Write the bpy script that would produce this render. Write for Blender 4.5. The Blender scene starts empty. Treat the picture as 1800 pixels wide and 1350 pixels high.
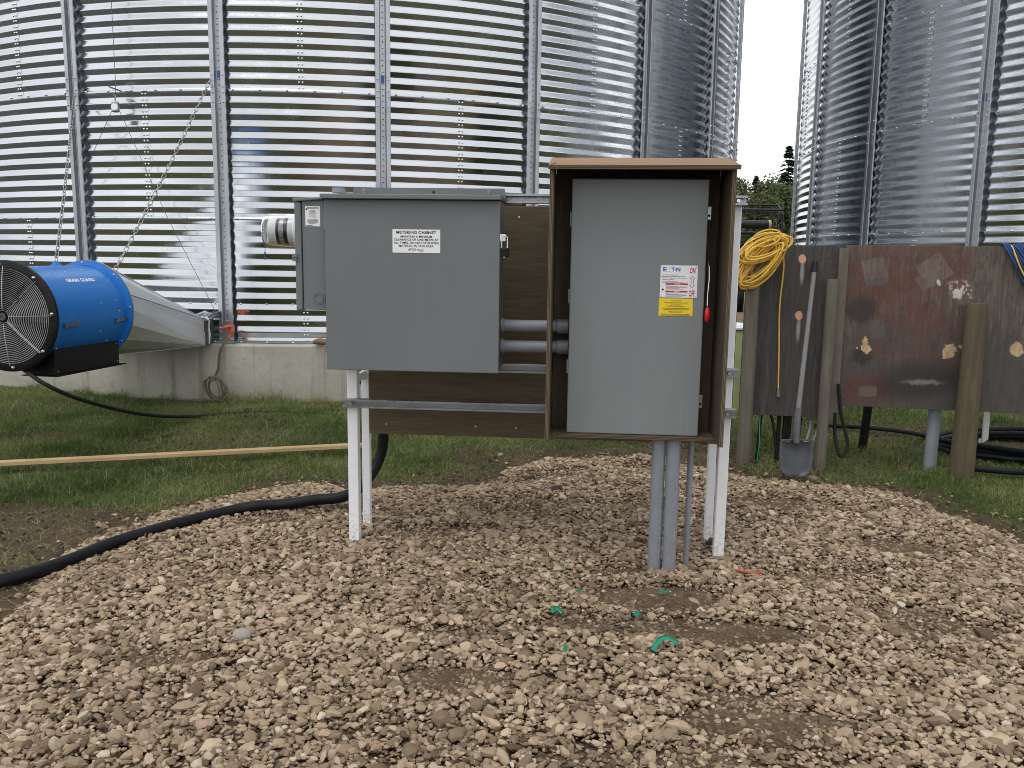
import bpy, math, random
import numpy as np
from mathutils import Matrix, Vector

sc = bpy.context.scene
COL = sc.collection
R = math.radians
rnd = random.Random(7)
rng = np.random.default_rng(11)

# ------------------------------------------------------------------ camera
CAM_H = 1.36
PITCH, ROLL = 0.1480, 0.0142
cam_d = bpy.data.cameras.new('camera')
cam_d.sensor_width = 36.0
cam_d.lens = 36.0 * 1494.4 / 1800.0
cam_d.clip_start = 0.05
cam_d.clip_end = 6000
cam = bpy.data.objects.new('camera', cam_d)
COL.objects.link(cam)
_F = Vector((0, math.cos(PITCH), -math.sin(PITCH)))
_U = Vector((0, math.sin(PITCH), math.cos(PITCH)))
_X = Vector((1, 0, 0))
_r = math.cos(ROLL) * _X + math.sin(ROLL) * _U
_u = -math.sin(ROLL) * _X + math.cos(ROLL) * _U
cam.matrix_world = Matrix(((_r.x, _u.x, -_F.x, 0), (_r.y, _u.y, -_F.y, 0), (_r.z, _u.z, -_F.z, CAM_H), (0, 0, 0, 1)))
sc.camera = cam

# ------------------------------------------------------------------ sky, sun, exposure
SUN_ELEV, SUN_AZ = R(64), R(215)      # azimuth clockwise from +Y: behind the camera, to the left
world = bpy.data.worlds.new('World')
sc.world = world
world.use_nodes = True
wn = world.node_tree
wn.nodes.clear()
wout = wn.nodes.new('ShaderNodeOutputWorld')
wbg = wn.nodes.new('ShaderNodeBackground')
wbg.inputs['Strength'].default_value = 0.10
sky = wn.nodes.new('ShaderNodeTexSky')
sky.sky_type = 'NISHITA'
sky.sun_disc = False
sky.sun_elevation = SUN_ELEV
sky.sun_rotation = SUN_AZ
sky.dust_density = 3.0
tc = wn.nodes.new('ShaderNodeTexCoord')
mp = wn.nodes.new('ShaderNodeMapping')
mp.inputs['Scale'].default_value = (1.0, 1.0, 3.2)
nz = wn.nodes.new('ShaderNodeTexNoise')
nz.inputs['Scale'].default_value = 2.2
nz.inputs['Detail'].default_value = 6
nz.inputs['Roughness'].default_value = 0.55
cr = wn.nodes.new('ShaderNodeValToRGB')
cr.color_ramp.elements[0].position = 0.28
cr.color_ramp.elements[0].color = (0.56, 0.575, 0.60, 1)
cr.color_ramp.elements[1].position = 0.62
cr.color_ramp.elements[1].color = (1.0, 1.0, 1.0, 1)
sca = wn.nodes.new('ShaderNodeVectorMath')
sca.operation = 'SCALE'
sca.inputs['Scale'].default_value = 15.0
mx = wn.nodes.new('ShaderNodeMix')
mx.data_type = 'RGBA'
mx.inputs[0].default_value = 0.93
wn.links.new(tc.outputs['Generated'], mp.inputs['Vector'])
wn.links.new(mp.outputs['Vector'], nz.inputs['Vector'])
wn.links.new(nz.outputs['Fac'], cr.inputs['Fac'])
wn.links.new(cr.outputs['Color'], sca.inputs[0])
wn.links.new(sky.outputs['Color'], mx.inputs[6])
wn.links.new(sca.outputs['Vector'], mx.inputs[7])
wn.links.new(mx.outputs[2], wbg.inputs['Color'])
wn.links.new(wbg.outputs[0], wout.inputs[0])

sun_d = bpy.data.lights.new('sun', 'SUN')
sun_d.energy = 0.9
sun_d.angle = R(26)
sun_d.color = (1.0, 0.97, 0.92)
sun = bpy.data.objects.new('sun', sun_d)
COL.objects.link(sun)
_sd = Vector((math.sin(SUN_AZ) * math.cos(SUN_ELEV), math.cos(SUN_AZ) * math.cos(SUN_ELEV), math.sin(SUN_ELEV)))
sun.rotation_euler = _sd.to_track_quat('Z', 'Y').to_euler()

sc.view_settings.view_transform = 'Standard'
sc.view_settings.look = 'None'
sc.view_settings.exposure = 0.0
sc.view_settings.gamma = 1.0
sc.view_settings.use_curve_mapping = False
sc.render.engine = 'CYCLES'
sc.cycles.use_denoising = True
sc.cycles.max_bounces = 8
sc.cycles.glossy_bounces = 5
sc.cycles.use_adaptive_sampling = True
sc.cycles.adaptive_threshold = 0.015
sc.cycles.filter_width = 0.95
sc.cycles.diffuse_bounces = 3
sc.cycles.transmission_bounces = 6
sc.cycles.transparent_max_bounces = 8

# ------------------------------------------------------------------ node helpers
class NT:
    def __init__(s, name):
        s.m = bpy.data.materials.new(name)
        s.m.use_nodes = True
        s.t = s.m.node_tree
        s.b = s.t.nodes['Principled BSDF']
        s.out = s.t.nodes['Material Output']
        s._pos = None
    def n(s, typ, props=None, ins=None):
        nd = s.t.nodes.new('ShaderNode' + typ)
        for k, v in (props or {}).items():
            setattr(nd, k, v)
        for k, v in (ins or {}).items():
            s.set(nd.inputs[k], v)
        return nd
    def set(s, sock, v):
        if isinstance(v, bpy.types.NodeSocket):
            s.t.links.new(v, sock)
        else:
            if isinstance(v, (tuple, list)) and len(v) == 3 and sock.type == 'RGBA':
                v = (*v, 1)
            sock.default_value = v
    def p(s, **kw):
        names = dict(base='Base Color', metal='Metallic', rough='Roughness', normal='Normal', spec='Specular IOR Level',
                     trans='Transmission Weight', ior='IOR', coat='Coat Weight', alpha='Alpha')
        for k, v in kw.items():
            s.set(s.b.inputs[names[k]], v)
        return s
    def world(s):
        return s.n('NewGeometry').outputs['Position']
    def obj(s):
        return s.n('TexCoord').outputs['Object']
    def map(s, vec, scale=(1, 1, 1), loc=(0, 0, 0), rot=(0, 0, 0)):
        return s.n('Mapping', None, {'Vector': vec, 'Scale': scale, 'Location': loc, 'Rotation': rot}).outputs[0]
    def noise(s, vec, scale=5, detail=4, rough=0.55, dist=0.0):
        return s.n('TexNoise', None, {'Vector': vec, 'Scale': scale, 'Detail': detail, 'Roughness': rough, 'Distortion': dist}).outputs['Fac']
    def voro(s, vec, scale=5, feature='F1'):
        return s.n('TexVoronoi', {'feature': feature}, {'Vector': vec, 'Scale': scale}).outputs['Distance']
    def wave(s, vec, scale=5, dist=2, detail=2, axis='X', dscale=1.0):
        return s.n('TexWave', {'bands_direction': axis}, {'Vector': vec, 'Scale': scale, 'Distortion': dist, 'Detail': detail, 'Detail Scale': dscale}).outputs['Fac']
    def ramp(s, fac, stops):
        nd = s.n('ValToRGB', None, {'Fac': fac})
        el = nd.color_ramp.elements
        while len(el) < len(stops):
            el.new(0.5)
        for e, (p, c) in zip(el, stops):
            e.position = p
            if not isinstance(c, (tuple, list)):
                c = (c, c, c)
            e.color = (*c, 1)
        return nd.outputs['Color']
    def mix(s, fac, a, b, mode='MIX'):
        nd = s.n('Mix', {'data_type': 'RGBA', 'blend_type': mode})
        s.set(nd.inputs[0], fac); s.set(nd.inputs[6], a); s.set(nd.inputs[7], b)
        return nd.outputs[2]
    def math(s, op, a, b=None, c=None, clamp=False):
        nd = s.n('Math', {'operation': op, 'use_clamp': clamp})
        for i, v in enumerate((a, b, c)):
            if v is not None:
                s.set(nd.inputs[i], v)
        return nd.outputs[0]
    def mr(s, v, f0, f1, t0=0.0, t1=1.0):
        return s.n('MapRange', {'interpolation_type': 'SMOOTHSTEP'}, {'Value': v, 'From Min': f0, 'From Max': f1, 'To Min': t0, 'To Max': t1}).outputs[0]
    def sep(s, vec):
        o = s.n('SeparateXYZ', None, {0: vec}).outputs
        return o[0], o[1], o[2]
    def bump(s, h, strength=0.3, dist=0.01):
        return s.n('Bump', None, {'Height': h, 'Strength': strength, 'Distance': dist}).outputs[0]
    def ellipse(s, x, z, cx, cz, rx, rz, rot=0.0, wob=None, wamp=0.0, soft=0.15):
        ca, sa = math.cos(rot), math.sin(rot)
        dx = s.math('SUBTRACT', x, cx); dz = s.math('SUBTRACT', z, cz)
        ex = s.math('DIVIDE', s.math('ADD', s.math('MULTIPLY', dx, ca), s.math('MULTIPLY', dz, sa)), rx)
        ez = s.math('DIVIDE', s.math('SUBTRACT', s.math('MULTIPLY', dz, ca), s.math('MULTIPLY', dx, sa)), rz)
        d = s.math('SQRT', s.math('ADD', s.math('MULTIPLY', ex, ex), s.math('MULTIPLY', ez, ez)))
        if wob is not None:
            d = s.math('ADD', d, s.math('MULTIPLY', s.math('SUBTRACT', wob, 0.5), wamp))
        return s.mr(d, 1.0 + soft, 1.0 - soft)
    def rect(s, x, z, cx, cz, hx, hz, rot=0.0, soft=0.004):
        ca, sa = math.cos(rot), math.sin(rot)
        dx = s.math('SUBTRACT', x, cx); dz = s.math('SUBTRACT', z, cz)
        ex = s.math('ABSOLUTE', s.math('ADD', s.math('MULTIPLY', dx, ca), s.math('MULTIPLY', dz, sa)))
        ez = s.math('ABSOLUTE', s.math('SUBTRACT', s.math('MULTIPLY', dz, ca), s.math('MULTIPLY', dx, sa)))
        return s.math('MULTIPLY', s.mr(ex, hx + soft, hx - soft), s.mr(ez, hz + soft, hz - soft))

def simple(name, col, rough=0.5, metal=0.0, var=0.0, vscale=20, spec=None, bump=0.0, bscale=200):
    t = NT(name)
    v = t.obj()
    if var:
        f = t.noise(v, vscale, 5, 0.6)
        lo = tuple(max(0, c * (1 - var)) for c in col); hi = tuple(min(1, c * (1 + var)) for c in col)
        t.p(base=t.ramp(f, [(0.3, lo), (0.7, hi)]))
        t.p(rough=t.mr(t.noise(v, vscale * 1.7, 4), 0.3, 0.7, max(0.02, rough - 0.08), min(1, rough + 0.08)))
    else:
        t.p(base=col, rough=rough)
    t.p(metal=metal)
    if spec is not None:
        t.p(spec=spec)
    if bump:
        t.p(normal=t.bump(t.noise(v, bscale, 3), bump, 0.002))
    return t.m

M = {}
def mat_galv(name, base, r0, r1, stain=0.12):
    t = NT(name)
    w = t.world()
    big = t.noise(t.map(w, (0.5, 0.5, 1.6)), 1.5, 5, 0.6)
    sp = t.noise(w, 55, 2, 0.5)
    streak = t.noise(t.map(w, (5, 5, 0.35)), 2.0, 4, 0.6)
    c = t.ramp(big, [(0.3, tuple(k * (1 - stain) for k in base)), (0.7, base)])
    c = t.mix(t.mr(streak, 0.58, 0.75, 0, 0.18), c, tuple(k * 0.72 for k in base))
    c = t.mix(t.mr(sp, 0.35, 0.65, 0, 0.10), c, tuple(min(1, k * 1.12) for k in base))
    rr = t.math('ADD', t.math('ADD', t.mr(sp, 0.3, 0.7, r0, r1), t.mr(streak, 0.5, 0.8, 0, 0.08)), t.mr(t.noise(t.map(w, (1.1, 1.1, 2.0)), 2.2, 5, 0.65), 0.50, 0.72, 0, 0.12))
    t.p(base=c, metal=1.0, rough=rr)
    t.p(normal=t.bump(t.noise(w, 3.0, 2), 0.07, 0.012))
    return t.m
M['galv'] = mat_galv('galvanised_sheet', (0.59, 0.62, 0.65), 0.12, 0.19)
M['rib'] = mat_galv('galvanised_stiffener', (0.50, 0.525, 0.555), 0.36, 0.48, 0.2)
M['duct'] = mat_galv('galvanised_duct', (0.76, 0.79, 0.82), 0.42, 0.55, 0.12)
M['strut'] = mat_galv('galvanised_strut', (0.40, 0.41, 0.43), 0.28, 0.40, 0.2)
M['bolt'] = simple('zinc_bolt', (0.70, 0.71, 0.72), 0.25, 1.0)
M['chain'] = simple('galvanised_chain', (0.36, 0.36, 0.36), 0.5, 1.0, 0.15, 40)
M['hole'] = simple('dark_hole', (0.012, 0.012, 0.013), 0.9)
M['wire'] = simple('wire_rope', (0.12, 0.12, 0.12), 0.5, 0.7)
M['black'] = simple('black_paint', (0.007, 0.007, 0.008), 0.42, 0.0, 0.3, 12, spec=0.25)
M['black_plastic'] = simple('black_polyethylene', (0.006, 0.007, 0.009), 0.5, 0.0, 0.4, 9, spec=0.22, bump=0.15, bscale=90)
M['rubber'] = simple('black_rubber', (0.008, 0.008, 0.008), 0.6, 0.0, 0.3, 15, spec=0.3)
M['guard'] = simple('guard_wire', (0.62, 0.63, 0.64), 0.35, 0.9)
def mat_muddy(name, col, rough, var):
    t = NT(name); w = t.world(); x, y, z = t.sep(w)
    n = t.noise(w, 14, 5, 0.65); f = t.noise(w, 60, 3, 0.6)
    c = t.ramp(n, [(0.3, tuple(k * (1 - var) for k in col)), (0.7, tuple(min(1, k * (1 + var)) for k in col))])
    sc_ = t.noise(t.map(w, (9, 9, 60)), 2.0, 3, 0.7)
    c = t.mix(t.mr(sc_, 0.68, 0.74, 0, 0.35), c, tuple(k * 0.55 for k in col))
    mud = t.math('MULTIPLY', t.mr(z, 0.22, 0.0, 0, 1.0), t.mr(f, 0.50, 0.66))
    c = t.mix(t.math('MULTIPLY', mud, 0.45), c, (0.24, 0.17, 0.11))
    t.p(base=c, rough=rough)
    return t.m
M['white'] = mat_muddy('white_paint', (0.82, 0.83, 0.86), 0.38, 0.04)
M['pvc'] = mat_muddy('grey_pvc', (0.215, 0.235, 0.265), 0.42, 0.10)
M['paper'] = simple('white_label', (0.82, 0.83, 0.86), 0.4)
M['yellow_label'] = simple('yellow_label', (0.85, 0.62, 0.02), 0.4)
M['ink'] = simple('black_ink', (0.012, 0.012, 0.014), 0.5)
M['grey_ink'] = simple('grey_ink', (0.30, 0.30, 0.36), 0.5)
M['olive_ink'] = simple('olive_ink', (0.22, 0.17, 0.02), 0.5)
M['red_ink'] = simple('red_ink', (0.60, 0.012, 0.02), 0.45)
M['blue_ink'] = simple('blue_ink', (0.005, 0.09, 0.45), 0.45)
M['white_ink'] = simple('white_ink', (0.85, 0.86, 0.88), 0.45)
M['red'] = simple('red_plastic', (0.62, 0.012, 0.022), 0.35)
M['orange'] = simple('orange_paint', (0.70, 0.085, 0.03), 0.45, 0.0, 0.15, 30)
M['blue_plastic'] = simple('blue_plastic', (0.02, 0.05, 0.25), 0.4)
M['blue_sticker'] = simple('blue_sticker', (0.04, 0.13, 0.42), 0.4, 0, 0.2, 80)
M['yellow_cord'] = simple('yellow_cord', (0.74, 0.47, 0.075), 0.45, 0.0, 0.12, 8)
M['blue_rope'] = simple('blue_rope', (0.02, 0.06, 0.20), 0.6, 0.0, 0.3, 30)
M['hemp'] = simple('olive_rope', (0.13, 0.12, 0.068), 0.8, 0.0, 0.3, 60)
M['green_tape'] = simple('green_tape', (0.0, 0.22, 0.13), 0.35, 0, 0.1, 20)
M['red_wire'] = simple('red_wire', (0.55, 0.05, 0.04), 0.4)
M['steel_dark'] = simple('worn_steel', (0.10, 0.105, 0.115), 0.45, 0.6, 0.25, 10)
M['grey_handle'] = simple('grey_fibreglass', (0.17, 0.172, 0.172), 0.6, 0.0, 0.15, 12)
M['brass'] = simple('brass', (0.55, 0.42, 0.16), 0.3, 1.0)
M['soil'] = simple('dark_soil', (0.045, 0.032, 0.022), 0.95, 0, 0.4, 40, bump=0.6, bscale=60)
M['meter_dark'] = simple('meter_black_band', (0.015, 0.015, 0.015), 0.3)
M['meter_light'] = simple('meter_white_band', (0.72, 0.73, 0.76), 0.35, 0.0, 0.1, 60)
M['meter_grey'] = simple('meter_grey_band', (0.30, 0.31, 0.34), 0.3, 0.3, 0.3, 120)
M['header_black'] = simple('header_black_steel', (0.018, 0.018, 0.02), 0.5)
M['header_yellow'] = simple('header_yellow', (0.62, 0.50, 0.20), 0.5)
M['barrel'] = simple('pale_green_plastic', (0.30, 0.33, 0.14), 0.5, 0, 0.2, 4)
t = NT('clear_cover'); t.p(base=(1, 1, 1), rough=0.03, trans=1.0, ior=1.2); M['clear'] = t.m

def mat_paint(name, col, rough):
    t = NT(name); v = t.obj()
    f = t.noise(t.map(v, (1, 1, 0.5)), 3.0, 6, 0.6)
    t.p(base=t.ramp(f, [(0.25, tuple(c * 0.93 for c in col)), (0.75, tuple(c * 1.06 for c in col))]))
    c0 = t.b.inputs['Base Color'].links[0].from_socket
    run = t.noise(t.map(v, (26, 26, 1.1)), 1.6, 4, 0.6)
    c0 = t.mix(t.mr(run, 0.56, 0.78, 0, 0.16), c0, tuple(min(1, c * 1.45 + .01) for c in col))
    speck = t.noise(v, 75, 3, 0.7)
    c0 = t.mix(t.mr(speck, 0.68, 0.78, 0, 0.35), c0, tuple(c * 0.6 for c in col))
    t.p(base=c0)
    dust = t.noise(v, 160, 2)
    t.p(rough=t.mr(f, 0.3, 0.7, rough - 0.05, rough + 0.07), normal=t.bump(dust, 0.06, 0.001))
    return t.m
M['cab'] = mat_paint('metering_grey_paint', (0.150, 0.162, 0.170), 0.42)
M['switch'] = mat_paint('switch_grey_paint', (0.200, 0.215, 0.223), 0.45)
M['bluep'] = mat_paint('blue_enamel', (0.010, 0.155, 0.52), 0.28)

def mat_ply(name, c_lo, c_hi, axis='X', knots=True, rough=0.7, rings=1.0, edge=None):
    t = NT(name); v = t.obj()
    st = {'X': (1.2, 14, 14), 'Y': (14, 1.2, 14), 'Z': (14, 14, 1.2)}[axis]
    g = t.noise(t.map(v, st), 3.2 * rings, 6, 0.65, 0.6)
    st2 = {'X': (1, 30, 30), 'Y': (30, 1, 30), 'Z': (30, 30, 1)}[axis]
    fine = t.noise(t.map(v, st2), 9, 3, 0.6)
    big = t.noise(v, 2.3, 4, 0.6)
    c = t.ramp(g, [(0.30, c_lo), (0.50, tuple((a + b) / 2 for a, b in zip(c_lo, c_hi))), (0.72, c_hi)])
    c = t.mix(t.mr(fine, 0.45, 0.7, 0, 0.35), c, tuple(k * 0.6 for k in c_lo))
    c = t.mix(t.mr(big, 0.35, 0.7, 0, 0.35), c, tuple(k * 0.72 for k in c_lo))
    if knots:
        kn = t.voro(t.map(v, {'X': (1.4, 2.6, 2.6), 'Y': (2.6, 1.4, 2.6), 'Z': (2.6, 2.6, 1.4)}[axis]), 1.9)
        c = t.mix(t.mr(kn, 0.055, 0.03, 0, 0.85), c, tuple(k * 0.25 for k in c_lo))
    t.p(base=c, rough=rough, normal=t.bump(g, 0.18, 0.003))
    return t.m
M['ply_board'] = mat_ply('stained_plywood', (0.066, 0.048, 0.026), (0.135, 0.100, 0.055), 'X')
M['ply_in'] = mat_ply('shelter_plywood', (0.050, 0.037, 0.023), (0.115, 0.084, 0.052), 'Z')
M['ply_roof'] = mat_ply('fresh_plywood', (0.25, 0.148, 0.080), (0.39, 0.245, 0.140), 'X', knots=False)
M['lumber'] = mat_ply('new_lumber', (0.40, 0.27, 0.13), (0.58, 0.42, 0.23), 'X', knots=True)
M['post'] = mat_ply('weathered_post', (0.105, 0.092, 0.072), (0.185, 0.165, 0.130), 'Z', rings=0.7, knots=False, rough=0.85)
M['post_green'] = mat_ply('treated_post', (0.075, 0.058, 0.034), (0.14, 0.110, 0.066), 'Z', rings=0.7, knots=False, rough=0.85)
# laminated edge
t = NT('plywood_edge'); v = t.obj()
x, y, z = t.sep(v)
pl_ = t.n('TexWave', {'bands_direction': 'X'}, {'Vector': v, 'Scale': 55.0, 'Distortion': 0.6, 'Detail': 2.0}).outputs['Fac']
c = t.ramp(pl_, [(0.35, (0.045, 0.034, 0.022)), (0.65, (0.165, 0.128, 0.082))])
c = t.mix(t.mr(t.noise(t.map(v, (30, 30, 3)), 4, 4), 0.4, 0.7, 0, 0.5), c, (0.06, 0.042, 0.024))
t.p(base=c, rough=0.8, normal=t.bump(pl_, 0.3, 0.002)); M['ply_edge'] = t.m
t = NT('plywood_edge_flat'); v = t.obj()
pl_ = t.n('TexWave', {'bands_direction': 'Z'}, {'Vector': v, 'Scale': 55.0, 'Distortion': 0.6, 'Detail': 2.0}).outputs['Fac']
c = t.ramp(pl_, [(0.35, (0.040, 0.027, 0.018)), (0.65, (0.13, 0.088, 0.055))])
t.p(base=c, rough=0.8); M['ply_edge_h'] = t.m

# concrete: board-marked wall with pits, run-off streaks and algae
t = NT('foundation_concrete'); w = t.world()
x, y, z = t.sep(w)
n1 = t.noise(w, 1.6, 6, 0.6); n2 = t.noise(w, 18, 5, 0.65)
stk = t.noise(t.map(w, (4.5, 4.5, 0.25)), 2.4, 5, 0.6)
c = t.ramp(n1, [(0.3, (0.36, 0.342, 0.295)), (0.7, (0.52, 0.50, 0.44))])
c = t.mix(t.mr(n2, 0.4, 0.7, 0, 0.3), c, (0.28, 0.265, 0.23))
c = t.mix(t.mr(stk, 0.52, 0.72, 0, 0.55), c, (0.165, 0.165, 0.085))
low = t.mr(z, 0.30, 0.02, 0, 0.45)
c = t.mix(t.math('MULTIPLY', low, t.mr(n1, 0.35, 0.6)), c, (0.12, 0.13, 0.06))
pit = t.voro(t.n('VectorMath', {'operation': 'ADD'}, {0: w, 1: t.n('TexNoise', None, {'Vector': w, 'Scale': 6.0}).outputs['Color']}).outputs[0], 19)
c = t.mix(t.math('MULTIPLY', t.mr(pit, 0.20, 0.08, 0, 0.85), t.mr(t.noise(w, 9, 2), 0.52, 0.62)), c, (0.06, 0.056, 0.047))
t.p(base=c, rough=0.88, normal=t.bump(t.math('ADD', n2, t.mr(pit, 0.05, 0.18)), 0.35, 0.006)); M['concrete'] = t.m

# weathered grey plywood hoarding with two bare patches and pale runs
t = NT('weathered_grey_plywood'); v = t.obj(); x, y, z = t.sep(v)
g = t.noise(t.map(v, (16, 16, 1.1)), 3.0, 6, 0.65, 1.2)
g2 = t.noise(t.map(v, (60, 60, 1.5)), 4.0, 3, 0.6)
c = t.ramp(g, [(0.28, (0.030, 0.029, 0.029)), (0.55, (0.065, 0.061, 0.060)), (0.75, (0.105, 0.098, 0.094))])
c = t.mix(t.mr(g2, 0.5, 0.72, 0, 0.5), c, (0.022, 0.021, 0.021))
c = t.mix(t.mr(t.noise(v, 2.2, 4), 0.4, 0.7, 0, 0.35), c, (0.075, 0.055, 0.045))
wob = t.noise(v, 14, 3)
for cz_ in (1.377, 0.997):
    c = t.mix(t.math('MULTIPLY', t.ellipse(x, z, 0.287, cz_ - 0.085, 0.012, 0.075, 0, wob, 0.9, 0.5), 0.75), c, (0.36, 0.36, 0.37))
    c = t.mix(t.ellipse(x, z, 0.285, cz_, 0.024, 0.031, 0.15, wob, 0.5, 0.12), c, (0.62, 0.36, 0.23))
t.p(base=c, rough=0.85, normal=t.bump(g, 0.3, 0.003)); M['hoard_grey'] = t.m

# hoarding sprayed with red primer round masked squares, veneer peeled in spots
t = NT('sprayed_plywood'); v = t.obj(); x, y, z = t.sep(v)
g = t.noise(t.map(v, (15, 15, 1.2)), 2.8, 6, 0.65, 1.4)
n1 = t.noise(v, 3.0, 5, 0.6); n2 = t.noise(v, 9.0, 4, 0.6); n3 = t.noise(v, 26, 5, 0.7)
jx = t.math('MULTIPLY', t.math('SUBTRACT', t.noise(v, 22, 4, 0.7), 0.5), 0.030); jz = t.math('MULTIPLY', t.math('SUBTRACT', t.noise(t.map(v, (1, 1, 1), (3, 1, 7)), 22, 4, 0.7), 0.5), 0.030)
x = t.math('ADD', x, jx); z = t.math('ADD', z, jz)
c = t.ramp(g, [(0.30, (0.060, 0.046, 0.036)), (0.50, (0.110, 0.088, 0.072)), (0.72, (0.185, 0.155, 0.130))])
c = t.mix(t.mr(t.noise(t.map(v, (70, 70, 1.6)), 4.0, 3, 0.6), 0.52, 0.70, 0, 0.5), c, (0.045, 0.034, 0.027))
gre = t.mr(t.math('ADD', t.mr(z, 1.35, 0.55), t.math('MULTIPLY', t.math('SUBTRACT', n1, 0.5), 1.6)), 0.35, 1.0)
c = t.mix(t.math('MULTIPLY', gre, 0.75), c, (0.058, 0.055, 0.056))
redm = None
for (cx_, cz_, rx_, rz_, ro_, k) in ((0.80, 1.26, 0.24, 0.22, 0.3, .9), (0.66, 1.16, 0.10, 0.20, 0, .8), (1.12, 1.30, 0.21, 0.16, 0.2, .9), (0.98, 1.02, 0.36, 0.14, -0.35, .8),
                                     (0.75, 0.52, 0.16, 0.11, 0.2, .9), (0.95, 0.88, 0.34, 0.14, 0.2, .45), (1.15, 0.80, 0.20, 0.20, 0, .4), (0.95, 1.44, 0.05, 0.10, 0, .7)):
    e = t.math('MULTIPLY', t.ellipse(x, z, cx_, cz_, rx_, rz_, ro_, n1, 1.2, 0.45), k)
    redm = e if redm is None else t.math('MAXIMUM', redm, e)
redm = t.math('MULTIPLY', redm, t.mr(t.noise(v, 7.0, 6, 0.75), 0.36, 0.58, 0.35, 1.0))
c = t.mix(t.math('MULTIPLY', redm, 0.88), c, (0.112, 0.036, 0.027))
blk = t.math('MAXIMUM', t.ellipse(x, z, 0.68, 1.04, 0.09, 0.10, 0, n2, 1.4, 0.4), t.ellipse(x, z, 0.70, 0.74, 0.06, 0.05, 0, n2, 1.4, 0.4))
blk = t.math('MAXIMUM', blk, t.ellipse(x, z, 1.08, 0.58, 0.26, 0.12, 0.1, n1, 0.8, 0.5))
c = t.mix(t.math('MULTIPLY', blk, 0.75), c, (0.022, 0.019, 0.019))
sq = t.rect(x, z, 0.748, 1.300, 0.072, 0.085, 0.26)
c = t.mix(t.math('MULTIPLY', sq, 0.62), c, t.mix(t.mr(g, 0.3, 0.7), (0.13, 0.112, 0.095), (0.19, 0.165, 0.145)))
c = t.mix(t.math('MULTIPLY', t.rect(x, z, 0.768, 1.232, 0.07, 0.022, 0.10), 0.8), c, (0.085, 0.082, 0.075))
sq2 = t.math('MINIMUM', t.rect(x, z, 1.115, 1.315, 0.085, 0.085, 0.62), 1.0)
c = t.mix(t.math('MULTIPLY', sq2, 0.60), c, t.mix(t.mr(g, 0.3, 0.7), (0.125, 0.105, 0.09), (0.20, 0.17, 0.15)))
c = t.mix(t.math('MULTIPLY', t.rect(x, z, 1.075, 1.25, 0.06, 0.05, 0.62), 0.5), c, (0.16, 0.135, 0.115))
c = t.mix(t.math('MULTIPLY', t.rect(x, z, 0.76, 0.50, 0.055, 0.035, 0.05), 0.7), c, (0.14, 0.115, 0.10))
c = t.mix(t.math('MULTIPLY', t.rect(x, z, 0.79, 0.92, 0.045, 0.06, 0.15), 0.45), c, (0.11, 0.105, 0.105))
wh = t.math('MULTIPLY', t.ellipse(x, z, 1.285, 1.19, 0.085, 0.06, -0.5, n3, 0.5, 0.3), t.mr(n3, 0.50, 0.58))
wh = t.math('MAXIMUM', wh, t.ellipse(x, z, 1.262, 1.165, 0.026, 0.030, 0, n3, 1.1, 0.12))
wh = t.math('MAXIMUM', wh, t.ellipse(x, z, 1.145, 1.235, 0.010, 0.022, 0.3, n3, 1.2, 0.2))
wh = t.math('MAXIMUM', wh, t.math('MULTIPLY', t.ellipse(x, z, 1.10, 0.575, 0.10, 0.016, 0, n3, 2.2, 0.6), 0.28))
c = t.mix(wh, c, (0.60, 0.53, 0.48))
tan_ = t.ellipse(x, z, 0.722, 0.805, 0.028, 0.050, 0.1, n3, 2.6, 0.10)
tan_ = t.math('MAXIMUM', tan_, t.ellipse(x, z, 1.25, 0.785, 0.040, 0.045, -0.3, n3, 2.4, 0.10))
tan_ = t.math('MAXIMUM', tan_, t.ellipse(x, z, 1.325, 0.82, 0.03, 0.015, -0.1, n3, 1.2, 0.15))
tan_ = t.math('MAXIMUM', tan_, t.ellipse(x, z, 1.655, 0.815, 0.040, 0.048, 0.1, n3, 0.9, 0.10))
tan_ = t.math('MAXIMUM', tan_, t.ellipse(x, z, 0.672, 0.79, 0.006, 0.007, 0, n3, 0.6, 0.15))
c = t.mix(tan_, c, t.mix(t.mr(n3, 0.4, 0.65), (0.56, 0.40, 0.24), (0.40, 0.26, 0.14)))
mot = t.noise(t.map(v, (2.2, 2.2, 1.3)), 6.0, 6, 0.75)
c = t.mix(t.mr(mot, 0.50, 0.68, 0, 0.55), c, (0.040, 0.031, 0.027))
c = t.mix(t.math('MULTIPLY', t.mr(t.noise(v, 4.5, 6, 0.75), 0.60, 0.70), 0.5), c, (0.165, 0.140, 0.118))
t.p(base=c, rough=0.78, normal=t.bump(g, 0.5, 0.004)); M['hoard_red'] = t.m

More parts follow.
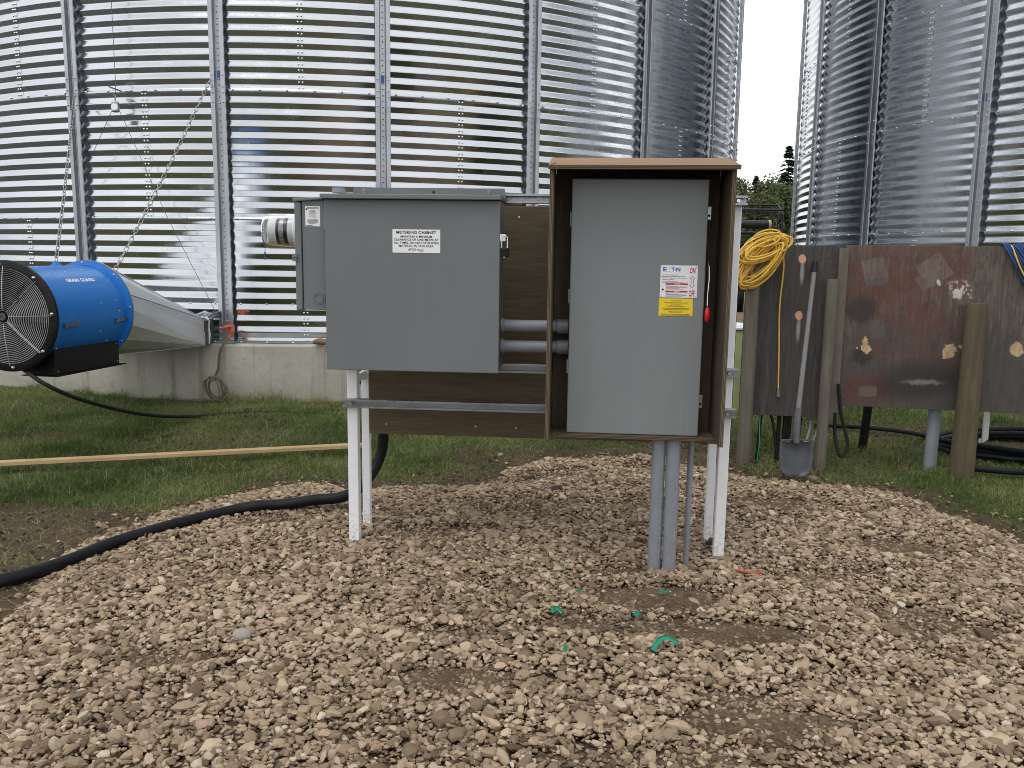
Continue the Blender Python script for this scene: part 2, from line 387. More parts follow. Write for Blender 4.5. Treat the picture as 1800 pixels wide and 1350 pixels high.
# ------------------------------------------------------------------ mesh helpers
class MB:
    def __init__(s):
        s.v = []; s.f = []; s.mi = []; s.cur = 0
    def add(s, vs, fs):
        o = len(s.v)
        s.v.extend([tuple(map(float, p)) for p in vs])
        s.f.extend([tuple(i + o for i in f) for f in fs])
        s.mi.extend([s.cur] * len(fs))
        return s
    def box(s, x0, x1, y0, y1, z0, z1):
        return s.add([(x0, y0, z0), (x1, y0, z0), (x1, y1, z0), (x0, y1, z0), (x0, y0, z1), (x1, y0, z1), (x1, y1, z1), (x0, y1, z1)],
                     [(0, 3, 2, 1), (4, 5, 6, 7), (0, 1, 5, 4), (1, 2, 6, 5), (2, 3, 7, 6), (3, 0, 4, 7)])
    def hexa(s, p):
        return s.add(p, [(0, 3, 2, 1), (4, 5, 6, 7), (0, 1, 5, 4), (1, 2, 6, 5), (2, 3, 7, 6), (3, 0, 4, 7)])
    def cyl(s, p0, p1, r0, r1=None, seg=16, caps=True):
        return s.tube([p0, p1], [r0, r0 if r1 is None else r1], seg, caps)
    def tube(s, pts, rad, seg=8, caps=True, closed=False, flat=None):
        pts = [Vector(p) for p in pts]
        n = len(pts)
        if not isinstance(rad, (list, tuple)):
            rad = [rad] * n
        vs = []; fs = []
        tang = []
        for i in range(n):
            a = pts[(i - 1) % n] if (closed or i > 0) else pts[i]
            b = pts[(i + 1) % n] if (closed or i < n - 1) else pts[i]
            tang.append((b - a).normalized())
        up = Vector((0, 0, 1)) if abs(tang[0].z) < 0.9 else Vector((1, 0, 0))
        nrm = (up - tang[0] * up.dot(tang[0])).normalized()
        for i in range(n):
            tg = tang[i]
            nrm = (nrm - tg * nrm.dot(tg))
            nrm = nrm.normalized() if nrm.length > 1e-6 else tg.orthogonal().normalized()
            bi = tg.cross(nrm)
            for k in range(seg):
                a = 2 * math.pi * k / seg
                vs.append(pts[i] + nrm * (rad[i] * math.cos(a)) + bi * (rad[i] * math.sin(a) * (flat or 1.0)))
        m = n if closed else n - 1
        for i in range(m):
            j = (i + 1) % n
            for k in range(seg):
                l = (k + 1) % seg
                fs.append((i * seg + k, i * seg + l, j * seg + l, j * seg + k))
        if caps and not closed:
            fs.append(tuple(range(seg - 1, -1, -1)))
            fs.append(tuple((n - 1) * seg + k for k in range(seg)))
        return s.add(vs, fs)
    def lathe(s, prof, seg=48, axis='Z', c=(0, 0, 0), a0=0.0, a1=2 * math.pi, frame=None):
        full = abs(a1 - a0 - 2 * math.pi) < 1e-6
        k = seg if full else seg + 1
        vs = []; fs = []
        for (r, h) in prof:
            for i in range(k):
                a = a0 + (a1 - a0) * i / seg
                if frame is None:
                    vs.append((c[0] + r * math.cos(a), c[1] + r * math.sin(a), c[2] + h))
                else:
                    o, ex, ey, ez = frame
                    vs.append(o + ex * (r * math.cos(a)) + ey * (r * math.sin(a)) + ez * h)
        for j in range(len(prof) - 1):
            for i in range(seg):
                l = (i + 1) % k
                fs.append((j * k + i, j * k + l, (j + 1) * k + l, (j + 1) * k + i))
        return s.add(vs, fs)
    def extrude(s, poly, z0, z1, fn=None):
        fn = fn or (lambda x, y, z: (x, y, z))
        n = len(poly)
        vs = [fn(x, y, z0) for x, y in poly] + [fn(x, y, z1) for x, y in poly]
        fs = [tuple(range(n - 1, -1, -1)), tuple(range(n, 2 * n))]
        fs += [(i, (i + 1) % n, n + (i + 1) % n, n + i) for i in range(n)]
        return s.add(vs, fs)
    def sphere(s, c, r, seg=12, rings=8, sq=(1, 1, 1)):
        prof = [(r * math.sin(math.pi * j / rings), -r * math.cos(math.pi * j / rings)) for j in range(rings + 1)]
        vs = []; fs = []
        for (q, h) in prof:
            for i in range(seg):
                a = 2 * math.pi * i / seg
                vs.append((c[0] + q * math.cos(a) * sq[0], c[1] + q * math.sin(a) * sq[1], c[2] + h * sq[2]))
        for j in range(rings):
            for i in range(seg):
                l = (i + 1) % seg
                fs.append((j * seg + i, j * seg + l, (j + 1) * seg + l, (j + 1) * seg + i))
        return s.add(vs, fs)
    def mesh(s, name, mats, off=(0, 0, 0), smooth=False, angle=None):
        me = bpy.data.meshes.new(name)
        o = Vector(off)
        me.from_pydata([tuple(Vector(p) - o) for p in s.v], [], s.f)
        for m in (mats if isinstance(mats, (list, tuple)) else [mats]):
            me.materials.append(M[m] if isinstance(m, str) else m)
        if any(s.mi):
            me.polygons.foreach_set('material_index', s.mi)
        me.validate()
        if smooth:
            me.polygons.foreach_set('use_smooth', [True] * len(me.polygons))
            if angle:
                me.set_sharp_from_angle(angle=R(angle))
        me.update()
        return me

ORIG = {}
def tag(o, label=None, cat=None, group=None, kind=None):
    if label: o['label'] = label
    if cat: o['category'] = cat
    if group: o['group'] = group
    if kind: o['kind'] = kind
    return o
RACK_ROT = -R(4.5)
RM = Matrix.Rotation(RACK_ROT, 4, 'Z')
def place(o, base, rack):
    if rack:
        o.matrix_world = (RM if rack is True else rack) @ Matrix.Translation(Vector(base))
    else:
        o.location = base
    ORIG[o.name] = Vector(base)
def thing(name, label, cat, base=(0, 0, 0), rack=False, group=None, kind=None):
    o = bpy.data.objects.new(name, None)
    COL.objects.link(o)
    o.empty_display_size = 0.1
    place(o, base, rack)
    return tag(o, label, cat, group, kind)
def part(name, mb, mat, parent, smooth=False, angle=35, bevel=0.0, label=None, kind=None, seg=2):
    off = ORIG[parent.name]
    me = mb.mesh(name, mat, off, smooth, angle)
    o = bpy.data.objects.new(name, me)
    COL.objects.link(o)
    o.parent = parent
    ORIG[o.name] = off
    if bevel:
        b = o.modifiers.new('bevel', 'BEVEL'); b.width = bevel; b.segments = seg; b.limit_method = 'ANGLE'; b.angle_limit = R(40)
    if label: o['label'] = label
    if kind: o['kind'] = kind
    return o
def single(name, mb, mat, label, cat, base, rack=False, smooth=False, angle=35, bevel=0.0, group=None, kind=None):
    me = mb.mesh(name, mat, base, smooth, angle)
    o = bpy.data.objects.new(name, me)
    COL.objects.link(o)
    place(o, base, rack)
    if bevel:
        b = o.modifiers.new('bevel', 'BEVEL'); b.width = bevel; b.segments = 2; b.limit_method = 'ANGLE'; b.angle_limit = R(40)
    return tag(o, label, cat, group, kind)
def spline(pts, n=8):
    P = [Vector(p) for p in pts]
    P = [P[0] * 2 - P[1]] + P + [P[-1] * 2 - P[-2]]
    out = []
    for i in range(1, len(P) - 2):
        for k in range(n):
            u = k / n
            a, b, c, d = P[i - 1], P[i], P[i + 1], P[i + 2]
            out.append(0.5 * ((2 * b) + (c - a) * u + (2 * a - 5 * b + 4 * c - d) * u * u + (3 * b - a - 3 * c + d) * u ** 3))
    out.append(P[-2])
    return out

_font = {}
def text_mb(s, width=None, height=None, bold=0.0, mb=None, fn=None, depth=0.0006, squeeze=None):
    """letters as a thin mesh; fn maps (x, y, out) in text space to the place"""
    cu = bpy.data.curves.new('lettering_curve', 'FONT')
    cu.body = s; cu.align_x = 'CENTER'; cu.align_y = 'CENTER'; cu.size = 1.0; cu.offset = bold; cu.resolution_u = 3
    ob = bpy.data.objects.new('lettering_tmp', cu)
    COL.objects.link(ob)
    dg = bpy.context.evaluated_depsgraph_get()
    me = bpy.data.meshes.new_from_object(ob.evaluated_get(dg))
    n = len(me.vertices)
    co = np.empty(n * 3, 'f'); me.vertices.foreach_get('co', co); co = co.reshape(-1, 3)
    fs = [tuple(p.vertices) for p in me.polygons]
    bpy.data.objects.remove(ob); bpy.data.curves.remove(cu); bpy.data.meshes.remove(me)
    lo, hi = co[:, :2].min(0), co[:, :2].max(0)
    w, h = hi - lo
    sy = (height / h) if height else width / w
    sx = (width / w) if width else sy
    mb = mb or MB()
    mb.add([fn((p[0] - (lo[0] + hi[0]) / 2) * sx, (p[1] - (lo[1] + hi[1]) / 2) * sy, 0.0) for p in co], fs)
    return mb

# ------------------------------------------------------------------ numeric noise for terrain
def vnoise(x, y, seed=0):
    x = np.asarray(x, float); y = np.asarray(y, float)
    xi = np.floor(x).astype(np.int64); yi = np.floor(y).astype(np.int64)
    xf = x - xi; yf = y - yi
    def h(a, b):
        k = (a * 374761393 + b * 668265263 + seed * 974711) & 0xffffffff
        k = ((k ^ (k >> 13)) * 1274126177) & 0xffffffff
        return ((k ^ (k >> 16)) & 0xffff) / 65535.0
    u = xf * xf * (3 - 2 * xf); v = yf * yf * (3 - 2 * yf)
    return (h(xi, yi) * (1 - u) + h(xi + 1, yi) * u) * (1 - v) + (h(xi, yi + 1) * (1 - u) + h(xi + 1, yi + 1) * u) * v
def fbm(x, y, o=4, seed=0):
    s = 0; a = 1; t = 0
    for i in range(o):
        s = s + a * vnoise(x * 2 ** i, y * 2 ** i, seed + i * 17); t += a; a *= 0.5
    return s / t
def sstep(a, b, x):
    u = np.clip((np.asarray(x, float) - a) / (b - a), 0, 1)
    return u * u * (3 - 2 * u)

GRAVEL = np.array([(-1.2, 1.5), (-1.40, 2.15), (-1.75, 2.6), (-1.94, 3.08), (-1.93, 3.30), (-2.02, 3.55), (-2.09, 3.74), (-2.05, 3.97), (-2.0, 4.175), (-1.93, 4.375), (-1.84, 4.584), (-1.72, 4.80),
                   (-1.59, 4.934), (-1.456, 5.10), (-1.216, 5.13), (-0.90, 5.065), (-0.687, 5.05), (-0.345, 5.135), (-0.10, 5.22), (0.10, 5.50), (0.25, 5.75), (0.60, 5.86), (0.94, 5.80), (1.18, 5.60),
                   (1.41, 5.45), (1.585, 5.30), (1.774, 5.25), (1.953, 5.25), (2.304, 5.226), (2.433, 5.045), (2.48, 4.777), (2.60, 4.604), (2.60, 4.26), (2.58, 4.01), (2.7, 3.4), (2.7, 2.0), (2.2, 0.5), (1.0, -0.6), (-0.8, -0.6), (-1.3, 0.5)])
def sdist(px, py, poly=GRAVEL):
    """positive inside"""
    px = np.asarray(px, float); py = np.asarray(py, float)
    best = np.full(px.shape, 1e9); ins = np.zeros(px.shape, bool)
    n = len(poly)
    for i in range(n):
        ax, ay = poly[i]; bx, by = poly[(i + 1) % n]
        ex, ey = bx - ax, by - ay
        tt = np.clip(((px - ax) * ex + (py - ay) * ey) / (ex * ex + ey * ey), 0, 1)
        best = np.minimum(best, np.hypot(px - ax - tt * ex, py - ay - tt * ey))
        cond = ((ay > py) != (by > py)) & (px < (bx - ax) * (py - ay) / (by - ay + 1e-12) + ax)
        ins ^= cond
    return np.where(ins, best, -best)
def gdist(x, y):
    return sdist(x, y) + (fbm(np.asarray(x) * 3.1, np.asarray(y) * 3.1, 3, 5) - 0.5) * 0.22
def gh(x, y):
    x = np.asarray(x, float); y = np.asarray(y, float)
    near = np.exp(-((x / 9.0) ** 2 + ((y - 4) / 9.0) ** 2))
    return -0.055 + 0.08 * sstep(5.0, 7.2, y) + near * ((fbm(x * 0.9, y * 0.9, 4, 3) - 0.5) * 0.05 + (fbm(x * 6, y * 6, 3, 9) - 0.5) * 0.02)
def bed(x, y):
    d = gdist(x, y)
    th = 0.05 * sstep(-0.02, 0.30, d) + 0.02 * sstep(0.1, 0.9, d)
    lump = (fbm(np.asarray(x) * 2.3, np.asarray(y) * 2.3, 4, 21) - 0.5) * 0.06 * sstep(0.0, 0.4, d)
    return -0.088 + th + lump - 0.06 * sstep(0.02, -0.12, d) + 0.012 * sstep(4.4, 5.2, y)
DIRT_SPOTS = [(0.60, 3.35, 0.28, 0.13, 1.0), (0.85, 3.0, 0.25, 0.12, 1.0), (0.62, 3.05, 0.20, 0.10, .7), (-0.15, 2.62, 0.30, 0.12, .8), (-1.15, 2.75, 0.25, 0.10, .7), (1.45, 4.75, 0.35, 0.16, .9), (1.95, 4.0, 0.25, 0.12, .9), (0.25, 3.05, 0.18, 0.10, .8),
              (1.3, 3.6, 0.18, 0.10, .7), (0.75, 2.4, 0.3, 0.10, .8), (-0.35, 4.15, 0.25, 0.10, .6), (-1.3, 4.3, 0.2, 0.12, .6), (0.55, 3.62, 0.2, 0.08, .8), (0.3, 5.35, .25, .15, .7), (0.95, 5.6, .25, .12, .6), (-0.2, 2.95, .2, .07, .6)]
def dirt(x, y):
    x = np.asarray(x, float); y = np.asarray(y, float)
    m = (0.30 + 0.35 * sstep(-0.4, 0.8, x)) * sstep(0.54, 0.72, fbm(x * 2.6 + 3, y * 3.2, 4, 41))
    w = (fbm(x * 5, y * 5, 3, 55) - 0.5) * 1.1
    for cx, cy, rx, ry, k in DIRT_SPOTS:
        d = np.sqrt(((x - cx) / rx) ** 2 + ((y - cy) / ry) ** 2) + w
        m = np.maximum(m, k * sstep(1.15, 0.55, d))
    return m
BINS = {'L': (-2.3255, 13.255, 5.4573), 'R': (9.321, 11.058, 5.458)}
def grass_density(x, y):
    x = np.asarray(x, float); y = np.asarray(y, float)
    d = sdist(x, y)
    g = sstep(0.0, -0.30, d + (fbm(x * 4, y * 4, 3, 77) - 0.5) * 0.35)
    bare = 0.55 * sstep(0.58, 0.78, fbm(x * 1.3 + 9, y * 1.3, 4, 31))
    w = (fbm(x * 3, y * 3, 3, 66) - 0.5) * 1.2
    for cx, cy, rx, ry, k in ((-2.45, 4.15, 0.55, 0.62, .95), (-2.3, 3.35, 0.5, 0.5, 1.0), (-1.9, 2.2, 0.5, 0.8, 1.0), (0.35, 5.75, 0.75, 0.38, .85), (1.35, 5.85, 0.55, 0.42, 1.0), (1.85, 5.45, 0.25, 0.18, .8), (-0.2, 5.4, .45, .2, .6),
                              (3.6, 6.7, 1.2, 0.5, .8), (-3.4, 6.2, .35, .18, .6), (1.2, 6.6, .5, .4, .6)):
        q = np.sqrt(((x - cx) / rx) ** 2 + ((y - cy) / ry) ** 2) + w
        bare = np.maximum(bare, k * sstep(1.25, 0.6, q))
    g = g * (1 - bare)
    for cx, cy, rr in BINS.values():
        g = np.where(np.hypot(x - cx, y - cy) < rr + 0.17, 0, g)
    return g

# ================================================================== LARGE STRUCTURE
# ------------------------------------------------------------------ ground sheet
def axis_pts(lo, hi, step, far):
    a = list(np.arange(lo, hi + 1e-6, step))
    s_, k = step, lo
    left = []
    while k > -far:
        s_ *= 1.35; k -= s_; left.append(k)
    s_, k = step, hi
    right = []
    while k < far:
        s_ *= 1.35; k += s_; right.append(k)
    return np.array(left[::-1] + a + right)
gx = axis_pts(-5.2, 6.0, 0.07, 3000)
gy = axis_pts(0.5, 9.0, 0.07, 3000)
GX, GY = np.meshgrid(gx, gy)
d_in = sdist(GX, GY)
GZ = gh(GX, GY) - 0.10 * sstep(0.10, 0.35, d_in)
def grid_mesh(name, X, Y, Z, attrs, mat):
    ny, nx = X.shape
    me = bpy.data.meshes.new(name)
    co = np.stack([X, Y, Z], -1).reshape(-1, 3).astype('f')
    i = np.arange(nx * ny).reshape(ny, nx)
    q = np.stack([i[:-1, :-1], i[:-1, 1:], i[1:, 1:], i[1:, :-1]], -1).reshape(-1, 4)
    me.vertices.add(len(co)); me.vertices.foreach_set('co', co.ravel())
    me.loops.add(q.size); me.loops.foreach_set('vertex_index', q.ravel().astype('i'))
    me.polygons.add(len(q)); me.polygons.foreach_set('loop_start', np.arange(0, q.size, 4, dtype='i'))
    me.polygons.foreach_set('use_smooth', np.ones(len(q), bool))
    me.update(); me.validate()
    for k, a in attrs.items():
        at = me.attributes.new(k, 'FLOAT', 'POINT'); at.data.foreach_set('value', a.ravel().astype('f'))
    me.materials.append(mat)
    o = bpy.data.objects.new(name, me); COL.objects.link(o)
    return o
t = NT('earth'); w = t.world(); x, y, z = t.sep(w)
gd = t.n('Attribute', {'attribute_name': 'turf'}).outputs['Fac']
yard = t.n('Attribute', {'attribute_name': 'yard'}).outputs['Fac']
n1 = t.noise(w, 3.0, 6, 0.65); n2 = t.noise(w, 40, 4, 0.7)
soil = t.ramp(n1, [(0.3, (0.050, 0.034, 0.022)), (0.7, (0.11, 0.078, 0.050))])
soil = t.mix(t.mr(n2, 0.45, 0.72, 0, 0.5), soil, (0.030, 0.021, 0.014))
turf = t.ramp(n2, [(0.3, (0.045, 0.048, 0.022)), (0.7, (0.10, 0.095, 0.048))])
yd = t.ramp(t.noise(w, 0.25, 5), [(0.3, (0.20, 0.145, 0.10)), (0.55, (0.26, 0.20, 0.145)), (0.68, (0.06, 0.085, 0.03))])
c = t.mix(gd, soil, turf)
away = t.n('Attribute', {'attribute_name': 'away'}).outputs['Fac']
c = t.mix(away, c, t.ramp(t.noise(w, 0.4, 5, 0.6), [(0.3, (0.050, 0.050, 0.046)), (0.7, (0.090, 0.089, 0.083))]))
c = t.mix(yard, c, yd)
t.p(base=c, rough=0.95, spec=0.15, normal=t.bump(n2, 0.6, 0.012)); M['earth'] = t.m
turf_a = grass_density(GX, GY)
yard_a = sstep(13.5, 17.0, GY) * 0.9
# packed yard all round, outside the picture and behind the camera
far_a = sstep(7.0, 11.0, np.hypot(GX - 0.3, GY - 4.5)) * (1 - yard_a)
ground = grid_mesh('ground', GX, GY, GZ, {'turf': turf_a, 'yard': yard_a, 'away': far_a}, M['earth'])
tag(ground, 'bare soil and turf around the gravel bed and bins', 'ground', kind='structure')

# ------------------------------------------------------------------ gravel bed and its stones
bx_ = np.arange(-2.6, 3.2, 0.04); by_ = np.arange(-1.0, 6.3, 0.04)
BX, BY = np.meshgrid(bx_, by_)
t = NT('gravel_fines'); w = t.world()
n1 = t.noise(w, 6, 5, 0.6); n2 = t.noise(w, 70, 4, 0.7)
c = t.ramp(n1, [(0.3, (0.10, 0.070, 0.044)), (0.7, (0.235, 0.172, 0.112))])
c = t.mix(t.mr(n2, 0.4, 0.7, 0, 0.7), c, (0.065, 0.044, 0.028))
t.p(base=c, rough=0.95, spec=0.15, normal=t.bump(t.math('ADD', n2, t.math('MULTIPLY', n1, 2.0)), 1.0, 0.02)); M['fines'] = t.m
BZ = bed(BX, BY) - 0.014 * (1 - np.minimum(dirt(BX, BY) * 1.6, 1))
gravel_bed = grid_mesh('gravel_bed', BX, BY, BZ, {}, M['fines'])
tag(gravel_bed, 'brown sandy fines under the spread gravel', 'gravel bed', kind='structure')

t = NT('river_stone')
tone = t.n('Attribute', {'attribute_name': 'tone', 'attribute_type': 'INSTANCER'}).outputs['Fac']
ob = t.obj()
c = t.ramp(tone, [(0.0, (0.085, 0.058, 0.036)), (0.16, (0.150, 0.108, 0.072)), (0.38, (0.255, 0.188, 0.125)), (0.62, (0.370, 0.280, 0.190)), (0.84, (0.50, 0.395, 0.28)), (0.93, (0.40, 0.335, 0.26)), (0.97, (0.54, 0.455, 0.355)), (1.0, (0.36, 0.25, 0.18))])
w = t.world()
n2 = t.noise(w, 90, 4, 0.65)
c = t.mix(t.mr(n2, 0.45, 0.75, 0, 0.16), c, (0.20, 0.15, 0.105))
dn = t.noise(w, 3.0, 4, 0.6)
c = t.mix(t.mr(dn, 0.52, 0.75, 0, 0.45), c, (0.15, 0.103, 0.064))
t.p(base=c, rough=0.82, spec=0.3, normal=t.bump(n2, 0.25, 0.003)); M['stone'] = t.m

def stones_nodes(name, variants):
    ng = bpy.data.node_groups.new(name, 'GeometryNodeTree')
    ng.interface.new_socket('Geometry', in_out='INPUT', socket_type='NodeSocketGeometry')
    ng.interface.new_socket('Geometry', in_out='OUTPUT', socket_type='NodeSocketGeometry')
    N = ng.nodes.new; L = ng.links.new
    gi = N('NodeGroupInput'); go = N('NodeGroupOutput')
    g2i = N('GeometryNodeGeometryToInstance')
    for k in range(variants):
        ico = N('GeometryNodeMeshIcoSphere'); ico.inputs['Radius'].default_value = 1.0
        angular = k % 2 == 1
        ico.inputs['Subdivisions'].default_value = 3
        tr = N('GeometryNodeTransform')
        tr.inputs['Translation'].default_value = (k * 7.3, k * 3.1, k * 1.7)
        L(ico.outputs['Mesh'], tr.inputs['Geometry'])
        no = N('ShaderNodeTexNoise'); no.inputs['Scale'].default_value = 0.95 if not angular else 1.5
        no.inputs['Detail'].default_value = 1.0
        L(N('GeometryNodeInputPosition').outputs[0], no.inputs['Vector'])
        sub = N('ShaderNodeVectorMath'); sub.operation = 'SUBTRACT'; sub.inputs[1].default_value = (0.5, 0.5, 0.5)
        L(no.outputs['Color'], sub.inputs[0])
        scl = N('ShaderNodeVectorMath'); scl.operation = 'SCALE'; scl.inputs['Scale'].default_value = 1.35 if not angular else 1.7
        L(sub.outputs[0], scl.inputs[0])
        sp = N('GeometryNodeSetPosition')
        L(tr.outputs[0], sp.inputs['Geometry']); L(scl.outputs[0], sp.inputs['Offset'])
        tb = N('GeometryNodeTransform'); tb.inputs['Translation'].default_value = (-k * 7.3, -k * 3.1, -k * 1.7)
        L(sp.outputs[0], tb.inputs['Geometry'])
        last = tb
        if angular:
            ch = N('GeometryNodeConvexHull'); L(last.outputs[0], ch.inputs[0]); last = ch
        ss = N('GeometryNodeSetShadeSmooth'); ss.inputs['Shade Smooth'].default_value = not angular
        L(last.outputs[0], ss.inputs['Geometry'])
        sm = N('GeometryNodeSetMaterial'); sm.inputs['Material'].default_value = M['stone']
        L(ss.outputs[0], sm.inputs['Geometry'])
        L(sm.outputs[0], g2i.inputs[0])
    iop = N('GeometryNodeInstanceOnPoints')
    L(gi.outputs[0], iop.inputs['Points']); L(g2i.outputs[0], iop.inputs['Instance'])
    iop.inputs['Pick Instance'].default_value = True
    def attr(nm, dt):
        a = N('GeometryNodeInputNamedAttribute'); a.data_type = dt; a.inputs['Name'].default_value = nm
        return a.outputs['Attribute']
    L(attr('pick', 'INT'), iop.inputs['Instance Index'])
    e2r = N('FunctionNodeEulerToRotation'); L(attr('turn', 'FLOAT_VECTOR'), e2r.inputs[0]); L(e2r.outputs[0], iop.inputs['Rotation'])
    L(attr('size', 'FLOAT_VECTOR'), iop.inputs['Scale'])
    L(iop.outputs[0], go.inputs[0])
    return ng
NV = 14
STONES = stones_nodes('stone_scatter', NV)
def scatter_stones(n_try, smin, smax, mu, sig, lift, seed, drop=0.0):
    r = np.random.default_rng(seed)
    # denser sampling close to the lens
    y = 1.25 + (5.95 - 1.25) * r.random(n_try)
    x = (r.random(n_try) * 2 - 1) * (0.62 * y + 1.1)
    keep = (x > -2.35) & (x < 2.95)
    w_ = (0.62 * y + 1.1) / (0.62 * 5.95 + 1.1)
    keep &= r.random(n_try) < w_
    x, y = x[keep], y[keep]
    d = gdist(x, y)
    stray = r.random(len(x)) < 0.05 * np.exp(np.minimum(d, 0) / 0.10)
    keep = (d > -0.01) | ((d > -0.45) & stray)
    dm = dirt(x, y)
    keep &= r.random(len(x)) > dm * 0.70
    x, y, d, dm = x[keep], y[keep], d[keep], dm[keep]
    n = len(x)
    s = np.clip(np.exp(r.normal(math.log(mu), sig, n)), smin, smax) * 0.5
    s *= np.where(dm > 0.3, 0.8, 1)
    z = np.where(d > 0.25, bed(x, y), np.maximum(bed(x, y), gh(x, y)))
    el = r.uniform(1.0, 1.55, n)
    th = r.uniform(0.40, 0.72, n)
    size = np.stack([s * el, s / np.sqrt(el) * r.uniform(.85, 1.1, n), s * th], -1)
    turn = np.stack([r.normal(0, 0.30, n), r.normal(0, 0.30, n), r.uniform(0, 6.283, n)], -1)
    z = z + s * th * lift + drop * (1 - np.minimum(dm * 1.6, 1)) * sstep(0.0, 0.15, d) + r.random(n) * 0.010 * (1 - np.minimum(dm, 1)) - dm * s * 0.55
    tone = np.clip(r.normal(0.50, 0.21, n) - dm * 0.34 + (fbm(x * 1.3, y * 1.3, 3, 91) - 0.5) * 0.25, 0.02, 0.9)
    sp = r.random(n)
    tone = np.where(sp < 0.014, 0.97, np.where(sp < 0.030, 0.90, np.where(sp < 0.036, 1.0, np.where(sp < 0.09, 0.22, tone))))
    return np.stack([x, y, z], -1), size, turn, tone, r.integers(0, NV, n)
packs = [scatter_stones(165000, 0.010, 0.050, 0.0162, 0.38, 0.40, 3, 0.010), scatter_stones(150000, 0.010, 0.035, 0.0160, 0.3, 0.35, 31, -0.006), scatter_stones(80000, 0.005, 0.014, 0.0090, 0.3, 0.30, 4, -0.002)]
P_, S_, T_, C_, K_ = [np.concatenate([p[i] for p in packs]) for i in range(5)]
me = bpy.data.meshes.new('gravel')
me.vertices.add(len(P_)); me.vertices.foreach_set('co', P_.astype('f').ravel())
for nm, dt, dat in (('size', 'FLOAT_VECTOR', S_), ('turn', 'FLOAT_VECTOR', T_)):
    a = me.attributes.new(nm, dt, 'POINT'); a.data.foreach_set('vector', dat.astype('f').ravel())
a = me.attributes.new('tone', 'FLOAT', 'POINT'); a.data.foreach_set('value', C_.astype('f'))
a = me.attributes.new('pick', 'INT', 'POINT'); a.data.foreach_set('value', K_.astype('i'))
me.materials.append(M['stone'])
gravel = bpy.data.objects.new('gravel', me); COL.objects.link(gravel)
gm = gravel.modifiers.new('stones', 'NODES'); gm.node_group = STONES
tag(gravel, 'tan river gravel spread in a low bed', 'gravel', kind='stuff')
print('stones', len(P_))

# ------------------------------------------------------------------ grain bins
CORR = 0.1016
ROW = 11 * CORR
AMP = 0.0075
def wob_z(z):
    """ridge profile: two flat flanks with tight bends, +1 on the ridge"""
    return math.asin(0.985 * math.cos(2 * math.pi * z / CORR)) / math.asin(0.985)
def polar(r, a, z):
    return (r * math.sin(a), -r * math.cos(a), z)
def sheet_mesh(R0):
    nz_, nt = 220, 34
    zs = [-0.026] + [ROW * i / nz_ for i in range(nz_ + 1)]
    th = [-R(15) + R(30) * i / (nt - 2) for i in range(nt - 1)] + [R(15) + 0.034 / R0]
    vs = []; fs = []
    for z in zs:
        for i, a in enumerate(th):
            r = R0 + AMP * wob_z(z)
            if z < 0.012: r += 0.0028
            if i >= nt - 2: r += 0.0030
            vs.append(polar(r, a, z))
    nz2 = len(zs)
    for j in range(nz2 - 1):
        for i in range(nt - 1):
            fs.append((j * nt + i, j * nt + i + 1, (j + 1) * nt + i + 1, (j + 1) * nt + i))
    # folded lap edge: a thin return so that the lap shows as a line
    o = len(vs)
    for z in zs:
        r = R0 + AMP * wob_z(z)
        vs.append(polar(r, th[-1], z))
    for j in range(nz2 - 1):
        fs.append((j * nt + nt - 1, o + j, o + j + 1, (j + 1) * nt + nt - 1))
    mb = MB(); mb.add(vs, fs)
    return mb.mesh('wall_sheet', 'galv', (0, 0, 0), True, 60)
def rib_poly():
    out = [(-.067, .034), (-.066, .044), (-.063, .047), (-.031, .047), (-.028, .044), (-.0235, .006), (-.020, .003), (.020, .003), (.0235, .006), (.028, .044), (.031, .047), (.063, .047), (.066, .044), (.067, .034)]
    inn = [(x * 0.96 if abs(x) > .06 else x * 1.0 + (0.003 if x > 0 else -0.003) * (1 if abs(x) < .032 else -1), y - 0.003) for x, y in out[::-1]]
    inn[0] = (.064, .034); inn[-1] = (-.064, .034)
    return out + inn
RIB = rib_poly()
def rib_mesh(R0, z0, z1, grow=0.0):
    mb = MB()
    rr = R0 + AMP + grow
    mb.extrude(RIB, z0, z1, lambda x, y, z: (x, -(rr + y), z))
    return mb.mesh('stiffener', 'rib', (0, 0, 0), False)
def add_obj(name, me, parent, mat=None, kind=None, label=None):
    o = bpy.data.objects.new(name, me); COL.objects.link(o); o.parent = parent
    ORIG[o.name] = Vector((0, 0, 0))
    if mat is not None: o.matrix_local = mat
    if kind: o['kind'] = kind
    if label: o['label'] = label
    return o
def dome(mb, p, nrm, r, h=None, seg=6):
    """small bolt head standing on p along nrm"""
    p = Vector(p); nrm = Vector(nrm).normalized(); h = h or r * 0.75
    a = nrm.orthogonal().normalized(); b = nrm.cross(a)
    ring = [p + (a * math.cos(2 * math.pi * k / seg) + b * math.sin(2 * math.pi * k / seg)) * r for k in range(seg)]
    ring2 = [p + nrm * h * 0.7 + (a * math.cos(2 * math.pi * k / seg) + b * math.sin(2 * math.pi * k / seg)) * r * 0.72 for k in range(seg)]
    vs = ring + ring2 + [p + nrm * h]
    fs = [(k, (k + 1) % seg, seg + (k + 1) % seg, seg + k) for k in range(seg)] + [(seg + k, seg + (k + 1) % seg, 2 * seg) for k in range(seg)]
    mb.add(vs, fs)
